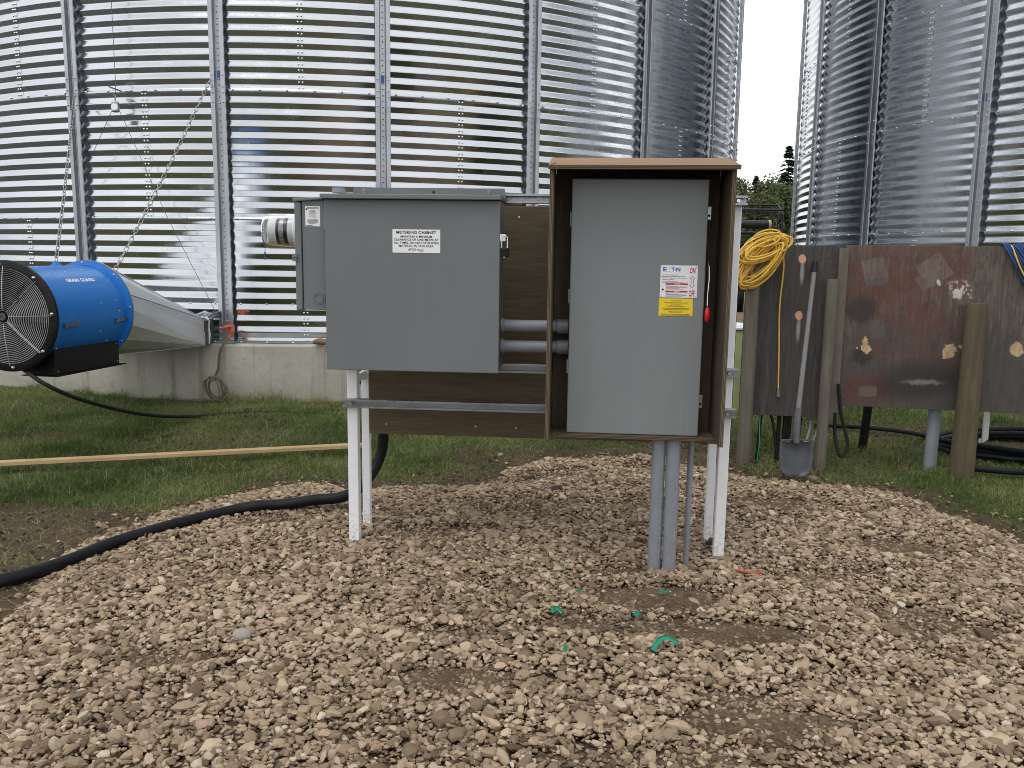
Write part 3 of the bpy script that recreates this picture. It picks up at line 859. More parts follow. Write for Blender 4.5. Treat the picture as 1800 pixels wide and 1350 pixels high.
def make_bin(key, phi0, zb, label, front):
    cx, cy, R0 = BINS[key]
    root = thing('grain_bin', label, 'grain bin', (cx, cy, zb), group='corrugated grain bins')
    sm = sheet_mesh(R0)
    lo, hi = front
    rows, top = 5, 8
    bolts = MB(); holes = MB()
    for k in range(rows):
        off = R(37.5) if k % 2 == 0 else R(22.5)
        for j in range(12):
            a = phi0 + off + j * R(30)
            a = (a + math.pi) % (2 * math.pi) - math.pi
            add_obj('wall_sheet', sm, root, Matrix.Translation((0, 0, k * ROW)) @ Matrix.Rotation(a, 4, 'Z'))
            e = a + R(15)
            if lo < e < hi:
                for i in range(22):
                    z = k * ROW + (i + 0.5) * CORR / 2 + 0.0
                    rr = R0 + AMP * wob_z(z - k * ROW) + 0.003
                    for dt in (-0.016, 0.016):
                        q = e + dt / R0
                        dome(bolts, polar(rr, q, z), polar(1, q, 0), 0.0105, 0.010)
    for k in range(rows):
        for i in range(24 * 6):
            a = phi0 + R(15) * i / 6 + R(1.25)
            a = (a + math.pi) % (2 * math.pi) - math.pi
            if lo < a < hi:
                dome(bolts, polar(R0 + AMP + 0.004, a, k * ROW + 0.004), polar(1, a, 0), 0.012, 0.013)
                if k == 0:
                    dome(bolts, polar(R0 - AMP, a, 3.5 * CORR), polar(1, a, 0), 0.011, 0.012)
    cut = 2 * ROW - 0.15
    r_lo = rib_mesh(R0, 0.02, cut + 0.02)
    r_hi = rib_mesh(R0, cut, rows * ROW, 0.0035)
    for i in range(24):
        a = phi0 + R(15) * i
        a = (a + math.pi) % (2 * math.pi) - math.pi
        if not (lo - 0.3 < a < hi + 0.3):
            continue
        rot = Matrix.Rotation(a, 4, 'Z')
        add_obj('stiffener', r_lo, root, rot)
        add_obj('stiffener', r_hi, root, rot)
        if lo < a < hi:
            base = MB(); base.box(-.085, .085, -(R0 + .075), -(R0 + .002), 0.0, 0.014).box(-.066, .066, -(R0 + AMP + .050), -(R0 + AMP + .0475), .014, .17)
            bo = add_obj('base_plate', base.mesh('base_plate', 'rib'), root, rot)
            for jj in range(rows * 22):
                z = (jj + 0.5) * CORR / 2 + 0.17
                if z > rows * ROW: break
                rr = R0 + AMP + (0.003 if z < cut else 0.0065)
                if jj % 2 == 0:
                    dome(bolts, polar(rr, a, z), polar(1, a, 0), 0.0095, 0.010)
                else:
                    dome(holes, polar(rr, a, z), polar(1, a, 0), 0.0065, 0.0015)
            for z in (2 * ROW + .12, 2 * ROW + .02, 2 * ROW - .03, 2 * ROW - .11):
                for dt in (-.047, .047):
                    q = a + dt / R0
                    dome(bolts, polar(R0 + AMP + .0505, q, z), polar(1, a, 0), 0.0085, 0.016)
            for z in (.14, .105, .035):
                for dt in (-.05, .05):
                    dome(bolts, polar(R0 + AMP + .050, a + dt / R0, z), polar(1, a, 0), 0.009, 0.011)
    add_obj('bolts', bolts.mesh('bolts', 'bolt', (0, 0, 0), True), root, kind='stuff')
    add_obj('bolt_holes', holes.mesh('bolt_holes', 'hole'), root, kind='stuff')
    # wall above the frame, eave and roof
    mb = MB()
    prof = [(R0 + AMP * wob_z(CORR * i / 8), rows * ROW + CORR * i / 8) for i in range(int((top - rows) * 11 * 8) + 1)]
    mb.lathe(prof, 120)
    add_obj('upper_wall', mb.mesh('upper_wall', 'galv', (0, 0, 0), True, 60), root)
    mb = MB().lathe([(R0 + .12, top * ROW - .05), (R0 + .12, top * ROW), (0.6, top * ROW + 2.55), (0.55, top * ROW + 2.75), (0.0, top * ROW + 2.8)], 72)
    add_obj('roof', mb.mesh('roof', 'rib', (0, 0, 0), True, 30), root)
    mb = MB().lathe([(R0 + .005, 0.0), (R0 + .030, 0.0), (R0 + .030, 0.005), (R0 + .0125, 0.006), (R0 + .0125, 0.022), (R0 + .009, 0.022)], 180)
    add_obj('base_ring', mb.mesh('base_ring', 'strut', (0, 0, 0), True, 30), root)
    # footing
    mb = MB()
    seg = 360; vs = []; fs = []
    prof = [(R0 - .4, 0.0), (R0 + .135, 0.0), (R0 + .150, -0.014), (R0 + .152, -0.9)]
    joints = [R(-7.5) + R(24) * q for q in range(15)]
    for r, h in prof:
        for i in range(seg):
            a = 2 * math.pi * i / seg
            g = min(abs((a - q + math.pi) % (2 * math.pi) - math.pi) for q in joints)
            rr = r - (0.008 if g < R(0.6) and r > R0 else 0)
            vs.append(polar(rr, a, h))
    for j in range(3):
        for i in range(seg):
            l = (i + 1) % seg
            fs.append((j * seg + i, (j + 1) * seg + i, (j + 1) * seg + l, j * seg + l))
    mb.add([(p[0] + cx, p[1] + cy, p[2] + zb - 0.004) for p in vs], fs)
    return root, mb
phiL = -0.315
binL, foot = make_bin('L', phiL, 0.5476, 'large corrugated steel grain bin behind the metering cabinet, with the blue fan at its base', (R(-75), R(88)))
single('concrete_footing', foot, 'concrete', 'pale streaked concrete footing ring under the bin with the blue fan', 'footing', (*BINS['L'][:2], 0), smooth=True, angle=30)
binR, foot = make_bin('R', -1.599, 0.550, 'corrugated steel grain bin at the right, behind the plywood hoarding', (R(-105), R(40)))
single('concrete_footing', foot, 'concrete', 'concrete footing ring under the right-hand bin, behind the plywood hoarding', 'footing', (*BINS['R'][:2], 0), smooth=True, angle=30)

# ------------------------------------------------------------------ hoarding of plywood on posts
HF = Matrix.Translation((1.65, 5.80, 0)) @ Matrix.Rotation(-R(10), 4, 'Z')     # x along the boards, y away, z up
mb = MB().box(-0.075, 0.545, 0.0, 0.018, 0.305, 1.467)
board_grey = single('plywood_board', mb, 'hoard_grey', 'dark grey weathered plywood board with two bare orange spots, shovel leaning on it', 'plywood', (0, 0, 0), HF, bevel=0.002, group='plywood hoarding boards')
mb = MB().box(0.553, 2.62, -0.004, 0.014, 0.395, 1.472)
board_red = single('plywood_board', mb, 'hoard_red', 'wide plywood board sprayed with red primer and peeling in pale spots', 'plywood', (0, 0, 0), HF, bevel=0.002, group='plywood hoarding boards')
mb = MB().box(0.512, 0.572, -0.034, -0.006, 0.29, 1.448)
single('timber_batten', mb, 'post', 'narrow upright timber batten over the joint between the two plywood boards', 'batten', (0.542, -0.02, 0.29), HF, bevel=0.003)
def post(p, r, z1, mat, label, taper=0.92, seed=0):
    q = random.Random(seed)
    mb = MB()
    n = 12; vs = []; fs = []
    H = [-0.15, 0.0, 0.3, 0.6, 0.9, z1 - 0.02, z1]
    for h in H:
        f = 1 - (1 - taper) * h / z1
        if h == z1: f *= 0.93
        for k in range(n):
            a = 2 * math.pi * k / n
            w_ = 1 + 0.05 * math.sin(3 * a + seed) + q.uniform(-.02, .02)
            vs.append((p[0] + r * f * w_ * math.cos(a), p[1] + r * f * w_ * math.sin(a), h))
    for j in range(len(H) - 1):
        for k in range(n):
            l = (k + 1) % n
            fs.append((j * n + k, j * n + l, (j + 1) * n + l, (j + 1) * n + k))
    fs.append(tuple((len(H) - 1) * n + k for k in range(n)))
    mb.add(vs, fs)
    return single('fence_post', mb, mat, label, 'post', (p[0], p[1], 0), smooth=True, angle=45, group='posts of the plywood hoarding')
post((1.605, 5.735), 0.047, 1.205, 'post', 'grey wooden post under the yellow cord coil', 0.95, 1)
post((2.105, 5.655), 0.038, 1.245, 'post', 'slim wooden post between the shovel and the timber batten', 0.95, 2)
post((2.975, 5.480), 0.075, 1.11, 'post_green', 'thick brown wooden post in front of the red sprayed plywood', 0.80, 3)
post((1.52, 5.93), 0.04, 1.10, 'post', 'dark wooden post behind the grey post with the yellow cord', 0.95, 4)

# ------------------------------------------------------------------ steel frame of the meter rack
FL = 3.87
fr = thing('steel_rack', 'white four-legged steel rack carrying the metering cabinet and the switch', 'rack', (-0.2, 3.99, 0.0), True)
for (a0, wd_, d0, h) in ((-1.082, 0.049, FL, 1.64), (0.650, 0.047, FL, 1.64), (-1.075, 0.039, FL + 0.235, 1.60), (0.640, 0.039, FL + 0.235, 1.60)):
    part('leg', MB().box(a0, a0 + wd_, d0, d0 + wd_, -0.35, h), 'white', fr, bevel=0.004)
def strut(z0, a0, a1, d0, h=0.041):
    mb = MB()
    y0, y1 = d0, d0 + 0.041
    prof = [(y1, 0), (y0 + .001, 0), (y0, .001), (y0, .010), (y0 + .003, .0105), (y0 + .003, .0035), (y1 - .003, .0035), (y1 - .003, h - .0035), (y0 + .003, h - .0035), (y0 + .003, h - .0105), (y0, h - .010), (y0, h - .001), (y0 + .001, h), (y1, h)]
    n = len(prof)
    vs = [(a0, p[0], z0 + p[1]) for p in prof] + [(a1, p[0], z0 + p[1]) for p in prof]
    fs = [(i, (i + 1) % n, n + (i + 1) % n, n + i) for i in range(n)]
    mb.add(vs, fs)
    return mb
SD = FL - 0.0415
for z0 in (1.597, 0.838, 0.655):
    part('strut_rail', strut(z0, -1.095, 0.712, SD), 'strut', fr)
    for aa in (-1.057, 0.673):
        part('rail_bolt', MB().cyl((aa, SD + .004, z0 + .02), (aa, SD + .034, z0 + .02), .008, seg=6), 'bolt', fr)
for aa in (-1.0735, 0.652):
    part('cross_tube', MB().box(aa, aa + .024, FL + .050, FL + .235, 0.755, 0.795), 'white', fr, bevel=0.003)
    part('cross_tube', MB().box(aa, aa + .024, FL + .050, FL + .235, 1.52, 1.56), 'white', fr, bevel=0.003)
bd = MB().box(-1.033, 0.70, 4.100, 4.118, 0.479, 1.600)
part('plywood_back', bd, 'ply_board', fr, bevel=0.0015)
for aa in (-0.95, -0.5, -0.3, 0.62):
    for zz in (0.53, 1.55):
        part('board_screw', MB().cyl((aa, 4.0985, zz), (aa, 4.101, zz), .005, seg=8), 'bolt', fr)

# ------------------------------------------------------------------ metering cabinet
CF, CB = 3.58, 3.825
ca = thing('metering_cabinet', 'square grey steel cabinet with the white metering warning label on its door', 'cabinet', (-0.715, 3.70, 0.868), True)
part('body', MB().box(-1.083, -0.345, CF + 0.016, CB, 0.872, 1.600), 'cab', ca, bevel=0.004)
part('door', MB().box(-1.088, -0.341, CF, CF + 0.014, 0.868, 1.592), 'cab', ca, bevel=0.003)
hood = MB()
hood.hexa([(-1.096, CF - .035, 1.592), (-0.336, CF - .035, 1.592), (-0.336, CB, 1.601), (-1.096, CB, 1.601), (-1.096, CF - .035, 1.612), (-0.336, CF - .035, 1.612), (-0.336, CB, 1.619), (-1.096, CB, 1.619)])
part('rain_hood', hood, 'cab', ca, bevel=0.003)
fl = MB(); 
fp = [(-1.030, 1.615), (-1.020, 1.658), (-0.345, 1.658), (-0.338, 1.615)]
fl.extrude(fp, CB - .016, CB - .012, lambda x, y, z: (x, z, y))
part('mounting_flange', fl, 'cab', ca)
for aa in (-0.975, -0.415):
    part('flange_bolt', MB().cyl((aa, CB - .022, 1.640), (aa, CB - .016, 1.643), .011, seg=6), 'bolt', ca)
part('flange_hole', MB().cyl((-0.66, CB - .0165, 1.640), (-0.66, CB - .0155, 1.640), .006, seg=10), 'hole', ca)
part('hub_fitting', MB().cyl((-1.068, 3.74, 1.628), (-1.068, 3.74, 1.650), .030, .028, seg=20), 'pvc', ca, smooth=True)
for zz in (0.97, 1.50):
    part('hinge', MB().cyl((-1.0925, CF + .02, zz - .03), (-1.0925, CF + .02, zz + .03), .006, seg=10), 'cab', ca, smooth=True)
part('hasp', MB().box(-0.343, -0.318, CF + .006, CF + .010, 1.425, 1.455), 'bolt', ca, bevel=0.001)
LX, LZ, LW, LH = -0.6935, 1.421, 0.203, 0.097
lb = part('warning_label', MB().box(LX - LW / 2, LX + LW / 2, CF - .0016, CF - .0001, LZ - LH / 2, LZ + LH / 2), 'paper', ca)
def flat(cx, cz, d):
    return lambda x, y, o: (cx + x, d - o, cz + y)
tx = MB()
for s_, w_, h_, dz, bo in (('METERING CABINET', .170, .0118, .0365, .018), ('MAINTAIN A MINIMUM', .134, .0088, .0190, .014), ('CLEARANCE OF ONE METRE AT', .190, .0088, .0063, .014), ('ALL TIMES. DO NOT STOCKPILE', .192, .0092, -.0068, .014), ('MATERIAL IN THIS AREA.', .150, .0088, -.0198, .014)):
    text_mb(s_, w_, h_, bo, tx, flat(LX, LZ + dz, CF - .0024))
sl = lambda cx, cz, d: (lambda x, y, o: (cx + x + y * 0.25, d - o, cz + y))
text_mb('ATCO', .034, .0085, .03, tx, sl(LX - .018, LZ - .0345, CF - .0024))
text_mb('Electric', .030, .0062, .01, tx, sl(LX + .019, LZ - .0352, CF - .0024))
tx.extrude([(-.004, -.0008), (.010, -.0026), (.016, .0002), (.010, -.0012)], 0, 0.0004, lambda x, y, z: (LX + .014 + x, CF - .0024 - z, LZ - .0412 + y))
part('lettering', tx, 'ink', lb, kind='stuff')
pk = thing('padlock', 'small black padlock with brass-coloured shackle on the cabinet hasp', 'padlock', (-0.322, 3.59, 1.37), True)
pts = [(-0.334, 3.588, 1.395), (-0.334, 3.588, 1.435)] + [(-0.322 + .012 * math.cos(math.pi - k * math.pi / 8), 3.588, 1.435 + .012 * math.sin(k * math.pi / 8)) for k in range(1, 8)] + [(-0.310, 3.588, 1.435), (-0.310, 3.588, 1.395)]
part('shackle', MB().tube(pts, .0032, 8), 'bolt', pk, smooth=True)
part('lock_body', MB().box(-0.340, -0.304, 3.578, 3.598, 1.362, 1.398), 'black', pk, bevel=0.003)
part('keyway', MB().box(-0.326, -0.318, 3.580, 3.596, 1.358, 1.362), 'brass', pk)

# ------------------------------------------------------------------ meter socket on the cabinet's left side, and the meter in it
ms = thing('meter_socket_box', 'tall narrow grey meter socket box fixed to the left side of the metering cabinet', 'meter box', (-1.16, 3.72, 1.12), True)
part('body', MB().box(-1.198, -1.0975, 3.620, 3.815, 1.122, 1.590), 'cab', ms, bevel=0.004)
part('front_cover', MB().box(-1.229, -1.200, 3.612, 3.822, 1.118, 1.580), 'cab', ms, bevel=0.006)
part('top_cap', MB().hexa([(-1.233, 3.606, 1.581), (-1.0976, 3.606, 1.592), (-1.0976, 3.824, 1.592), (-1.233, 3.824, 1.581), (-1.233, 3.606, 1.596), (-1.0976, 3.606, 1.602), (-1.0976, 3.824, 1.602), (-1.233, 3.824, 1.596)]), 'cab', ms, bevel=0.003)
part('latch', MB().box(-1.237, -1.217, 3.600, 3.612, 1.330, 1.362).box(-1.232, -1.214, 3.596, 3.602, 1.346, 1.354), 'cab', ms, bevel=0.002)
for q, rr in ((0, .026), (1, .017)):
    ring = [(-1.128 + rr * math.cos(k * math.pi / 12), 3.6195, 1.172 + rr * math.sin(k * math.pi / 12)) for k in range(24)]
    part('knockout', MB().tube(ring, .0022, 6, closed=True), 'cab', ms, smooth=True)
lb = part('rating_label', MB().box(-1.182, -1.117, 3.6186, 3.6199, 1.479, 1.564), 'paper', ms)
tx = MB()
text_mb('MICROLECTRIC', .050, .0072, .02, tx, flat(-1.147, 1.556, 3.618))
for k in range(13):
    w_ = (.022, .030, .026, .034, .03, .022, .034, .0, .044, .046, .046, .044, .030)[k]
    if w_:
        tx.box(-1.150 - w_ / 2, -1.150 + w_ / 2, 3.6178, 3.6184, 1.545 - k * .0046, 1.5462 - k * .0046)
tx.box(-1.178, -1.150, 3.6178, 3.6184, 1.4815, 1.4835)
tx.sphere((-1.176, 3.618, 1.551), .004, 8, 6, (1, .1, 1))
part('lettering', tx, 'ink', lb, kind='stuff')
MZ, MD = 1.459, 3.715
em = thing('electric_meter', 'round clear-covered electricity meter sticking out of the meter socket box', 'meter', (-1.232, MD, MZ), True)
fx = (Vector((0, MD, MZ)), Vector((0, 1, 0)), Vector((0, 0, 1)), Vector((-1, 0, 0)))
def drum(prof, seg=40):
    return MB().lathe([(r, h) for r, h in prof], seg, frame=fx)
part('base_collar', drum([(.0, 1.2295), (.079, 1.2295), (.080, 1.243), (.076, 1.248), (0, 1.248)]), 'meter_light', em, smooth=True)
part('wide_band', drum([(.0705, 1.249), (.0705, 1.274), (.0, 1.274)]), 'meter_light', em, smooth=True)
part('dark_band', drum([(.068, 1.2742), (.068, 1.292), (.0, 1.292)]), 'meter_dark', em, smooth=True)
part('register_band', drum([(.0695, 1.2922), (.0695, 1.312), (.0, 1.312)]), 'meter_grey', em, smooth=True)
part('dark_band', drum([(.068, 1.3122), (.068, 1.326), (.0, 1.326)]), 'meter_dark', em, smooth=True)
part('dial_band', drum([(.069, 1.3262), (.069, 1.362), (.064, 1.366), (.0, 1.366)]), 'meter_light', em, smooth=True)
part('clear_cover', drum([(.0765, 1.249), (.0760, 1.375), (.071, 1.388), (.060, 1.393), (0, 1.394), (0, 1.3915), (.059, 1.3905), (.069, 1.386), (.0738, 1.374), (.0743, 1.249)]), 'clear', em, smooth=True)
part('seal_tag', MB().box(-1.376, -1.371, MD - .072, MD - .066, MZ - .125, MZ - .090), 'blue_plastic', em, bevel=0.001)
part('seal_wire', MB().tube([(-1.374, MD - .069, MZ - .092), (-1.375, MD - .060, MZ - .072), (-1.377, MD - .05, MZ - .058)], .0012, 5), 'blue_plastic', em)

# ------------------------------------------------------------------ plywood shelter round the switch
BF, BB = 3.48, 3.825
sh = thing('plywood_shelter', 'open-fronted plywood box with sloping roof sheltering the grey switch', 'shelter', (0.235, 3.65, 0.612), True)
def panel(parent, name, box, face, edge, ax):
    """box with faces normal to ax in the face veneer and the edges in the laminated material"""
    mb = MB().box(*box)
    nrm = {0: 'Z', 1: 'Z', 2: 'Y', 3: 'X', 4: 'Y', 5: 'X'}
    mb.mi = [0 if nrm[i] == ax else 1 for i in range(6)]
    return part(name, mb, [face, edge], parent, bevel=0.001, seg=1)
panel(sh, 'side_panel', (-0.134, -0.1165, BF, BB, 0.604, 1.712), 'ply_in', 'ply_edge', 'X')
panel(sh, 'side_panel', (0.582, 0.6005, BF, BB, 0.598, 1.712), 'ply_in', 'ply_edge', 'X')
panel(sh, 'floor_panel', (-0.1163, 0.5818, 3.600, BB, 0.594, 0.611), 'ply_in', 'ply_edge_h', 'Z')
panel(sh, 'back_panel', (-0.1163, 0.5818, 3.768, 3.7798, 0.6113, 1.7695), 'ply_in', 'ply_edge', 'Y')
rf = MB()
rf.hexa([(-0.140, BF - .022, 1.7075), (0.612, BF - .022, 1.7105), (0.616, BB - .045, 1.772), (-0.138, BB - .045, 1.770), (-0.140, BF - .022, 1.7245), (0.612, BF - .022, 1.7275), (0.616, BB - .045, 1.790), (-0.138, BB - .045, 1.788)])
rf.mi = [0, 0, 1, 1, 1, 1]
part('roof_panel', rf, ['ply_roof', 'ply_edge_h'], sh, bevel=0.001, seg=1)
part('gable_strip', MB().hexa([(-0.1335, BF + .001, 1.7122), (-0.117, BF + .001, 1.7122), (-0.117, BB - .05, 1.7122), (-0.1335, BB - .05, 1.7122), (-0.1335, BF + .001, 1.7124), (-0.117, BF + .001, 1.7124), (-0.117, BB - .05, 1.7695), (-0.1335, BB - .05, 1.7695)]), 'ply_in', sh)
part('gable_strip', MB().hexa([(0.583, BF + .001, 1.7122), (0.600, BF + .001, 1.7122), (0.600, BB - .05, 1.7122), (0.583, BB - .05, 1.7122), (0.583, BF + .001, 1.7145), (0.600, BF + .001, 1.7145), (0.600, BB - .05, 1.7722), (0.583, BB - .05, 1.7722)]), 'ply_in', sh)
part('mending_strap', MB().hexa([(-0.131, BF - .0225, 1.726), (-0.128, BF - .0225, 1.726), (-0.112, BF + .04, 1.7385), (-0.116, BF + .04, 1.7385), (-0.131, BF - .0225, 1.7275), (-0.128, BF - .0225, 1.7275), (-0.112, BF + .04, 1.7405), (-0.116, BF + .04, 1.7405)]), 'steel_dark', sh)

# ------------------------------------------------------------------ disconnect switch
SF, SB = 3.62, 3.7675
sw = thing('disconnect_switch', 'tall light grey disconnect switch with ON and OFF label, inside the plywood shelter', 'switch', (0.235, 3.71, 0.6245), True)
part('enclosure', MB().box(-0.040, 0.511, SF + .018, SB, 0.616, 1.680), 'switch', sw, bevel=0.004)
part('door', MB().box(-0.0455, 0.5155, SF, SF + .016, 0.6125, 1.6865), 'switch', sw, bevel=0.004)
for zz in (1.553, 0.756):
    tb = MB().box(0.512, 0.536, SF + .045, SF + .049, zz - .028, zz + .028)
    tabp = part('hinge_tab', tb, 'strut', sw, bevel=0.003)
    part('tab_hole', MB().cyl((0.526, SF + .0445, zz - .010), (0.526, SF + .0452, zz - .010), .0055, seg=10), 'hole', tabp)
for zz in (0.9, 1.2, 1.52):
    part('hinge', MB().box(-0.052, -0.044, SF + .006, SF + .03, zz - .03, zz + .03), 'switch', sw, bevel=0.002)
part('operating_slot', MB().box(0.5162, 0.524, SF + .020, SF + .060, 1.15, 1.35), 'black', sw)
lev = MB().tube([(0.527, SF + .03, 1.365), (0.531, SF + .012, 1.33), (0.531, SF - .005, 1.28), (0.527, SF - .012, 1.22), (0.526, SF - .018, 1.17)], [.003, .005, .006, .005, .005], 8, flat=0.5)
lv = part('operating_lever', lev, 'bolt', sw, smooth=True)
kb = MB()
kprof = [(0, -.009), (.020, -.009), (.027, -.005), (.029, 0), (.027, .005), (.020, .009), (0, .009)]
kb.lathe(kprof, 24, frame=(Vector((0.5275, SF - .022, 1.135)), Vector((0, .55, 0)), Vector((0, 0, 1.12)), Vector((1, 0, 0))))
part('red_grip', kb, 'red', lv, smooth=True)
# white label
def lab_quad(x0, x1, z0, z1, y): return MB().box(x0, x1, y - .0014, y - .0001, z0, z1)
lb = part('rating_label', lab_quad(0.331, 0.484, 1.2025, 1.336, SF), 'paper', sw)
y_ = SF - .0022
def W(u): return 0.331 + u * 0.153
def H(v): return 1.2025 + (1 - v) * 0.1335
tx = MB()
text_mb('E', .0145, .0165, .025, tx, flat(W(.115), H(.125), y_))
text_mb('T', .0145, .0165, .03, tx, flat(W(.335), H(.125), y_))
text_mb('N', .0165, .0165, .03, tx, flat(W(.475), H(.125), y_))
tx.cyl((W(.235), y_, H(.10)), (W(.235), y_ - .0004, H(.10)), .0014, seg=8).cyl((W(.222), y_, H(.185)), (W(.222), y_ - .0004, H(.185)), .0014, seg=8).cyl((W(.25), y_, H(.185)), (W(.25), y_ - .0004, H(.185)), .0014, seg=8)
tx.cyl((W(.40), y_, H(.13)), (W(.40), y_ - .0004, H(.13)), .0022, seg=10)
part('blue_lettering', tx, 'blue_ink', lb, kind='stuff')
tx = MB()
text_mb('ON', .0235, .0235, .02, tx, flat(W(.86), H(.155), y_))
text_mb('OFF', .0245, .0265, .02, tx, flat(W(.865), H(.865), y_))
# outlined double arrow
ar = [(0, .024), (.010, .013), (.0045, .013), (.0045, -.013), (.010, -.013), (0, -.024), (-.010, -.013), (-.0045, -.013), (-.0045, .013), (-.010, .013)]
tx.tube([(W(.86) + x, y_, H(.505) + z) for x, z in ar], .0009, 4, closed=True)
tx.box(W(.145), W(.745), y_ - .0003, y_, H(.60), H(.55)).box(W(.145), W(.745), y_ - .0003, y_, H(.835), H(.785))
part('red_lettering', tx, 'red_ink', lb, kind='stuff')
tx = MB()
text_mb('DANGER', .026, .0042, .02, tx, flat(W(.46), H(.576), y_ - .0006))
text_mb('PELIGRO', .026, .0042, .02, tx, flat(W(.46), H(.811), y_ - .0006))
part('white_lettering', tx, 'white_ink', lb, kind='stuff')
tx = MB()
text_mb('General Duty Safety Switch', .066, .0042, .02, tx, flat(W(.245), H(.30), y_))
text_mb('Interrupteur de securite a usage general', .096, .0042, .015, tx, flat(W(.345), H(.345), y_))
text_mb('Interruptor de seguridad de servicio general', .104, .0042, .015, tx, flat(W(.37), H(.39), y_))
text_mb('400 A, 240 V~', .050, .0040, .02, tx, flat(W(.22), H(.44), y_))
tx.cyl((W(.075), y_, H(.75)), (W(.075), y_ - .0004, H(.75)), .0042, seg=10)
for (u, v) in ((.04, .05), (.96, .05), (.04, .96), (.96, .96)):
    tx.cyl((W(u), y_, H(v)), (W(u), y_ - .0006, H(v)), .0016, seg=8)
part('black_lettering', tx, 'ink', lb, kind='stuff')
tx = MB()
for v, u0, u1 in ((.495, .05, .48), (.525, .05, .62), (.635, .16, .44), (.66, .16, .72), (.685, .16, .74), (.71, .16, .52), (.735, .16, .64), (.865, .16, .24), (.885, .18, .52), (.905, .16, .72), (.925, .16, .73), (.965, .14, .62)):
    tx.box(W(u0), W(u1), y_ - .0002, y_, H(v) - .0007, H(v) + .0007)
part('fine_print', tx, 'grey_ink', lb, kind='stuff')
lb = part('caution_label', lab_quad(0.329, 0.470, 1.126, 1.1985, SF), 'yellow_label', sw, label='yellow caution label under the ON and OFF label')
tx = MB()
for s_, w_, zz in (('CAUTION', .040, 1.190), ('AVERTISSEMENT', .072, 1.1665), ('PRECAUCION', .058, 1.1425)):
    text_mb(s_, w_, .0070, .0, tx, flat(0.3995, zz, y_))
for zz, w_ in ((1.181, .098), (1.176, .045), (1.1575, .112), (1.1525, .098), (1.1335, .116), (1.1295, .118)):
    tx.box(0.3995 - w_ / 2, 0.3995 + w_ / 2, y_ - .0002, y_, zz - .0009, zz + .0009)
part('lettering', tx, 'olive_ink', lb, kind='stuff')

# ------------------------------------------------------------------ conduits
def hconduit(z, label):
    o = thing('conduit', label, 'conduit', (-0.2, 3.72, z), True, group='grey conduits between cabinet and switch')
    part('pipe', MB().cyl((-0.3445, 3.72, z), (-0.075, 3.72, z), .0265, seg=28), 'pvc', o, smooth=True)
    part('coupling', MB().cyl((-0.100, 3.72, z), (-0.048, 3.72, z), .0325, seg=28), 'pvc', o, smooth=True, bevel=0.002)
    part('lock_nut', MB().cyl((-0.3444, 3.72, z), (-0.330, 3.72, z), .0315, seg=28), 'pvc', o, smooth=True, bevel=0.002)
    tx = MB()
    text_mb('RIGID PVC CONDUIT', .15, .006, 0, tx, lambda x, y, q: (-0.22 + x, 3.72 - .0268 * math.cos((y + .014) / .0265), z + .0268 * math.sin((y + .014) / .0265)))
    part('print', tx, 'grey_ink', o, kind='stuff')
hconduit(1.063, 'upper of the two horizontal grey conduits joining cabinet and switch')
hconduit(0.972, 'lower of the two horizontal grey conduits joining cabinet and switch')
for a_, d_, r_, lab in ((0.357, 3.662, .0295, 'thick grey vertical conduit, left of the three below the switch'), (0.4195, 3.650, .0300, 'thick grey vertical conduit, middle of the three below the switch'), (0.506, 3.742, .0130, 'thin grey vertical conduit, right of the three below the switch')):
    o = thing('conduit', lab, 'conduit', (a_, d_, 0), True, group='grey conduits rising from the gravel')
    part('pipe', MB().cyl((a_, d_, -0.25), (a_, d_, 0.6055), r_, seg=28), 'pvc', o, smooth=True)
    if r_ > .02:
        ln = MB()
        for k in range(46):
            if k % 7 != 6:
                aa = 0.55
                ln.box(a_ + r_ * math.sin(aa) - .001, a_ + r_ * math.sin(aa) + .0028, d_ - r_ * math.cos(aa) - .0006, d_ - r_ * math.cos(aa) + .0015, 0.05 + k * .0118, 0.05 + k * .0118 + .007)
        part('print', ln, 'grey_ink', o, kind='stuff')

# ------------------------------------------------------------------ black feeder pipe over the gravel
def G(x, y, h): return (x, y, float(max(bed(x, y), gh(x, y))) + h)
hp = [G(-2.75, 2.75, .03), G(-2.127, 3.40, .032), G(-2.0, 3.66, .034), G(-1.885, 3.885, .036), G(-1.70, 4.14, .036), G(-1.502, 4.365, .036), G(-1.36, 4.43, .036), G(-1.222, 4.46, .038), (-1.06, 4.46, .045), (-0.917, 4.47, .06), (-0.825, 4.53, .10), (-0.755, 4.62, .19), (-0.715, 4.64, .32), (-0.715, 4.60, .47), (-0.745, 4.47, .64), (-0.80, 4.30, .80), (-0.81, 4.17, 0.95)]
single('feeder_pipe', MB().tube(spline(hp, 10), .0295, 20), 'black_plastic', 'thick black plastic pipe snaking over the gravel and up behind the rack', 'pipe', (-1.5, 4.3, 0), smooth=True)

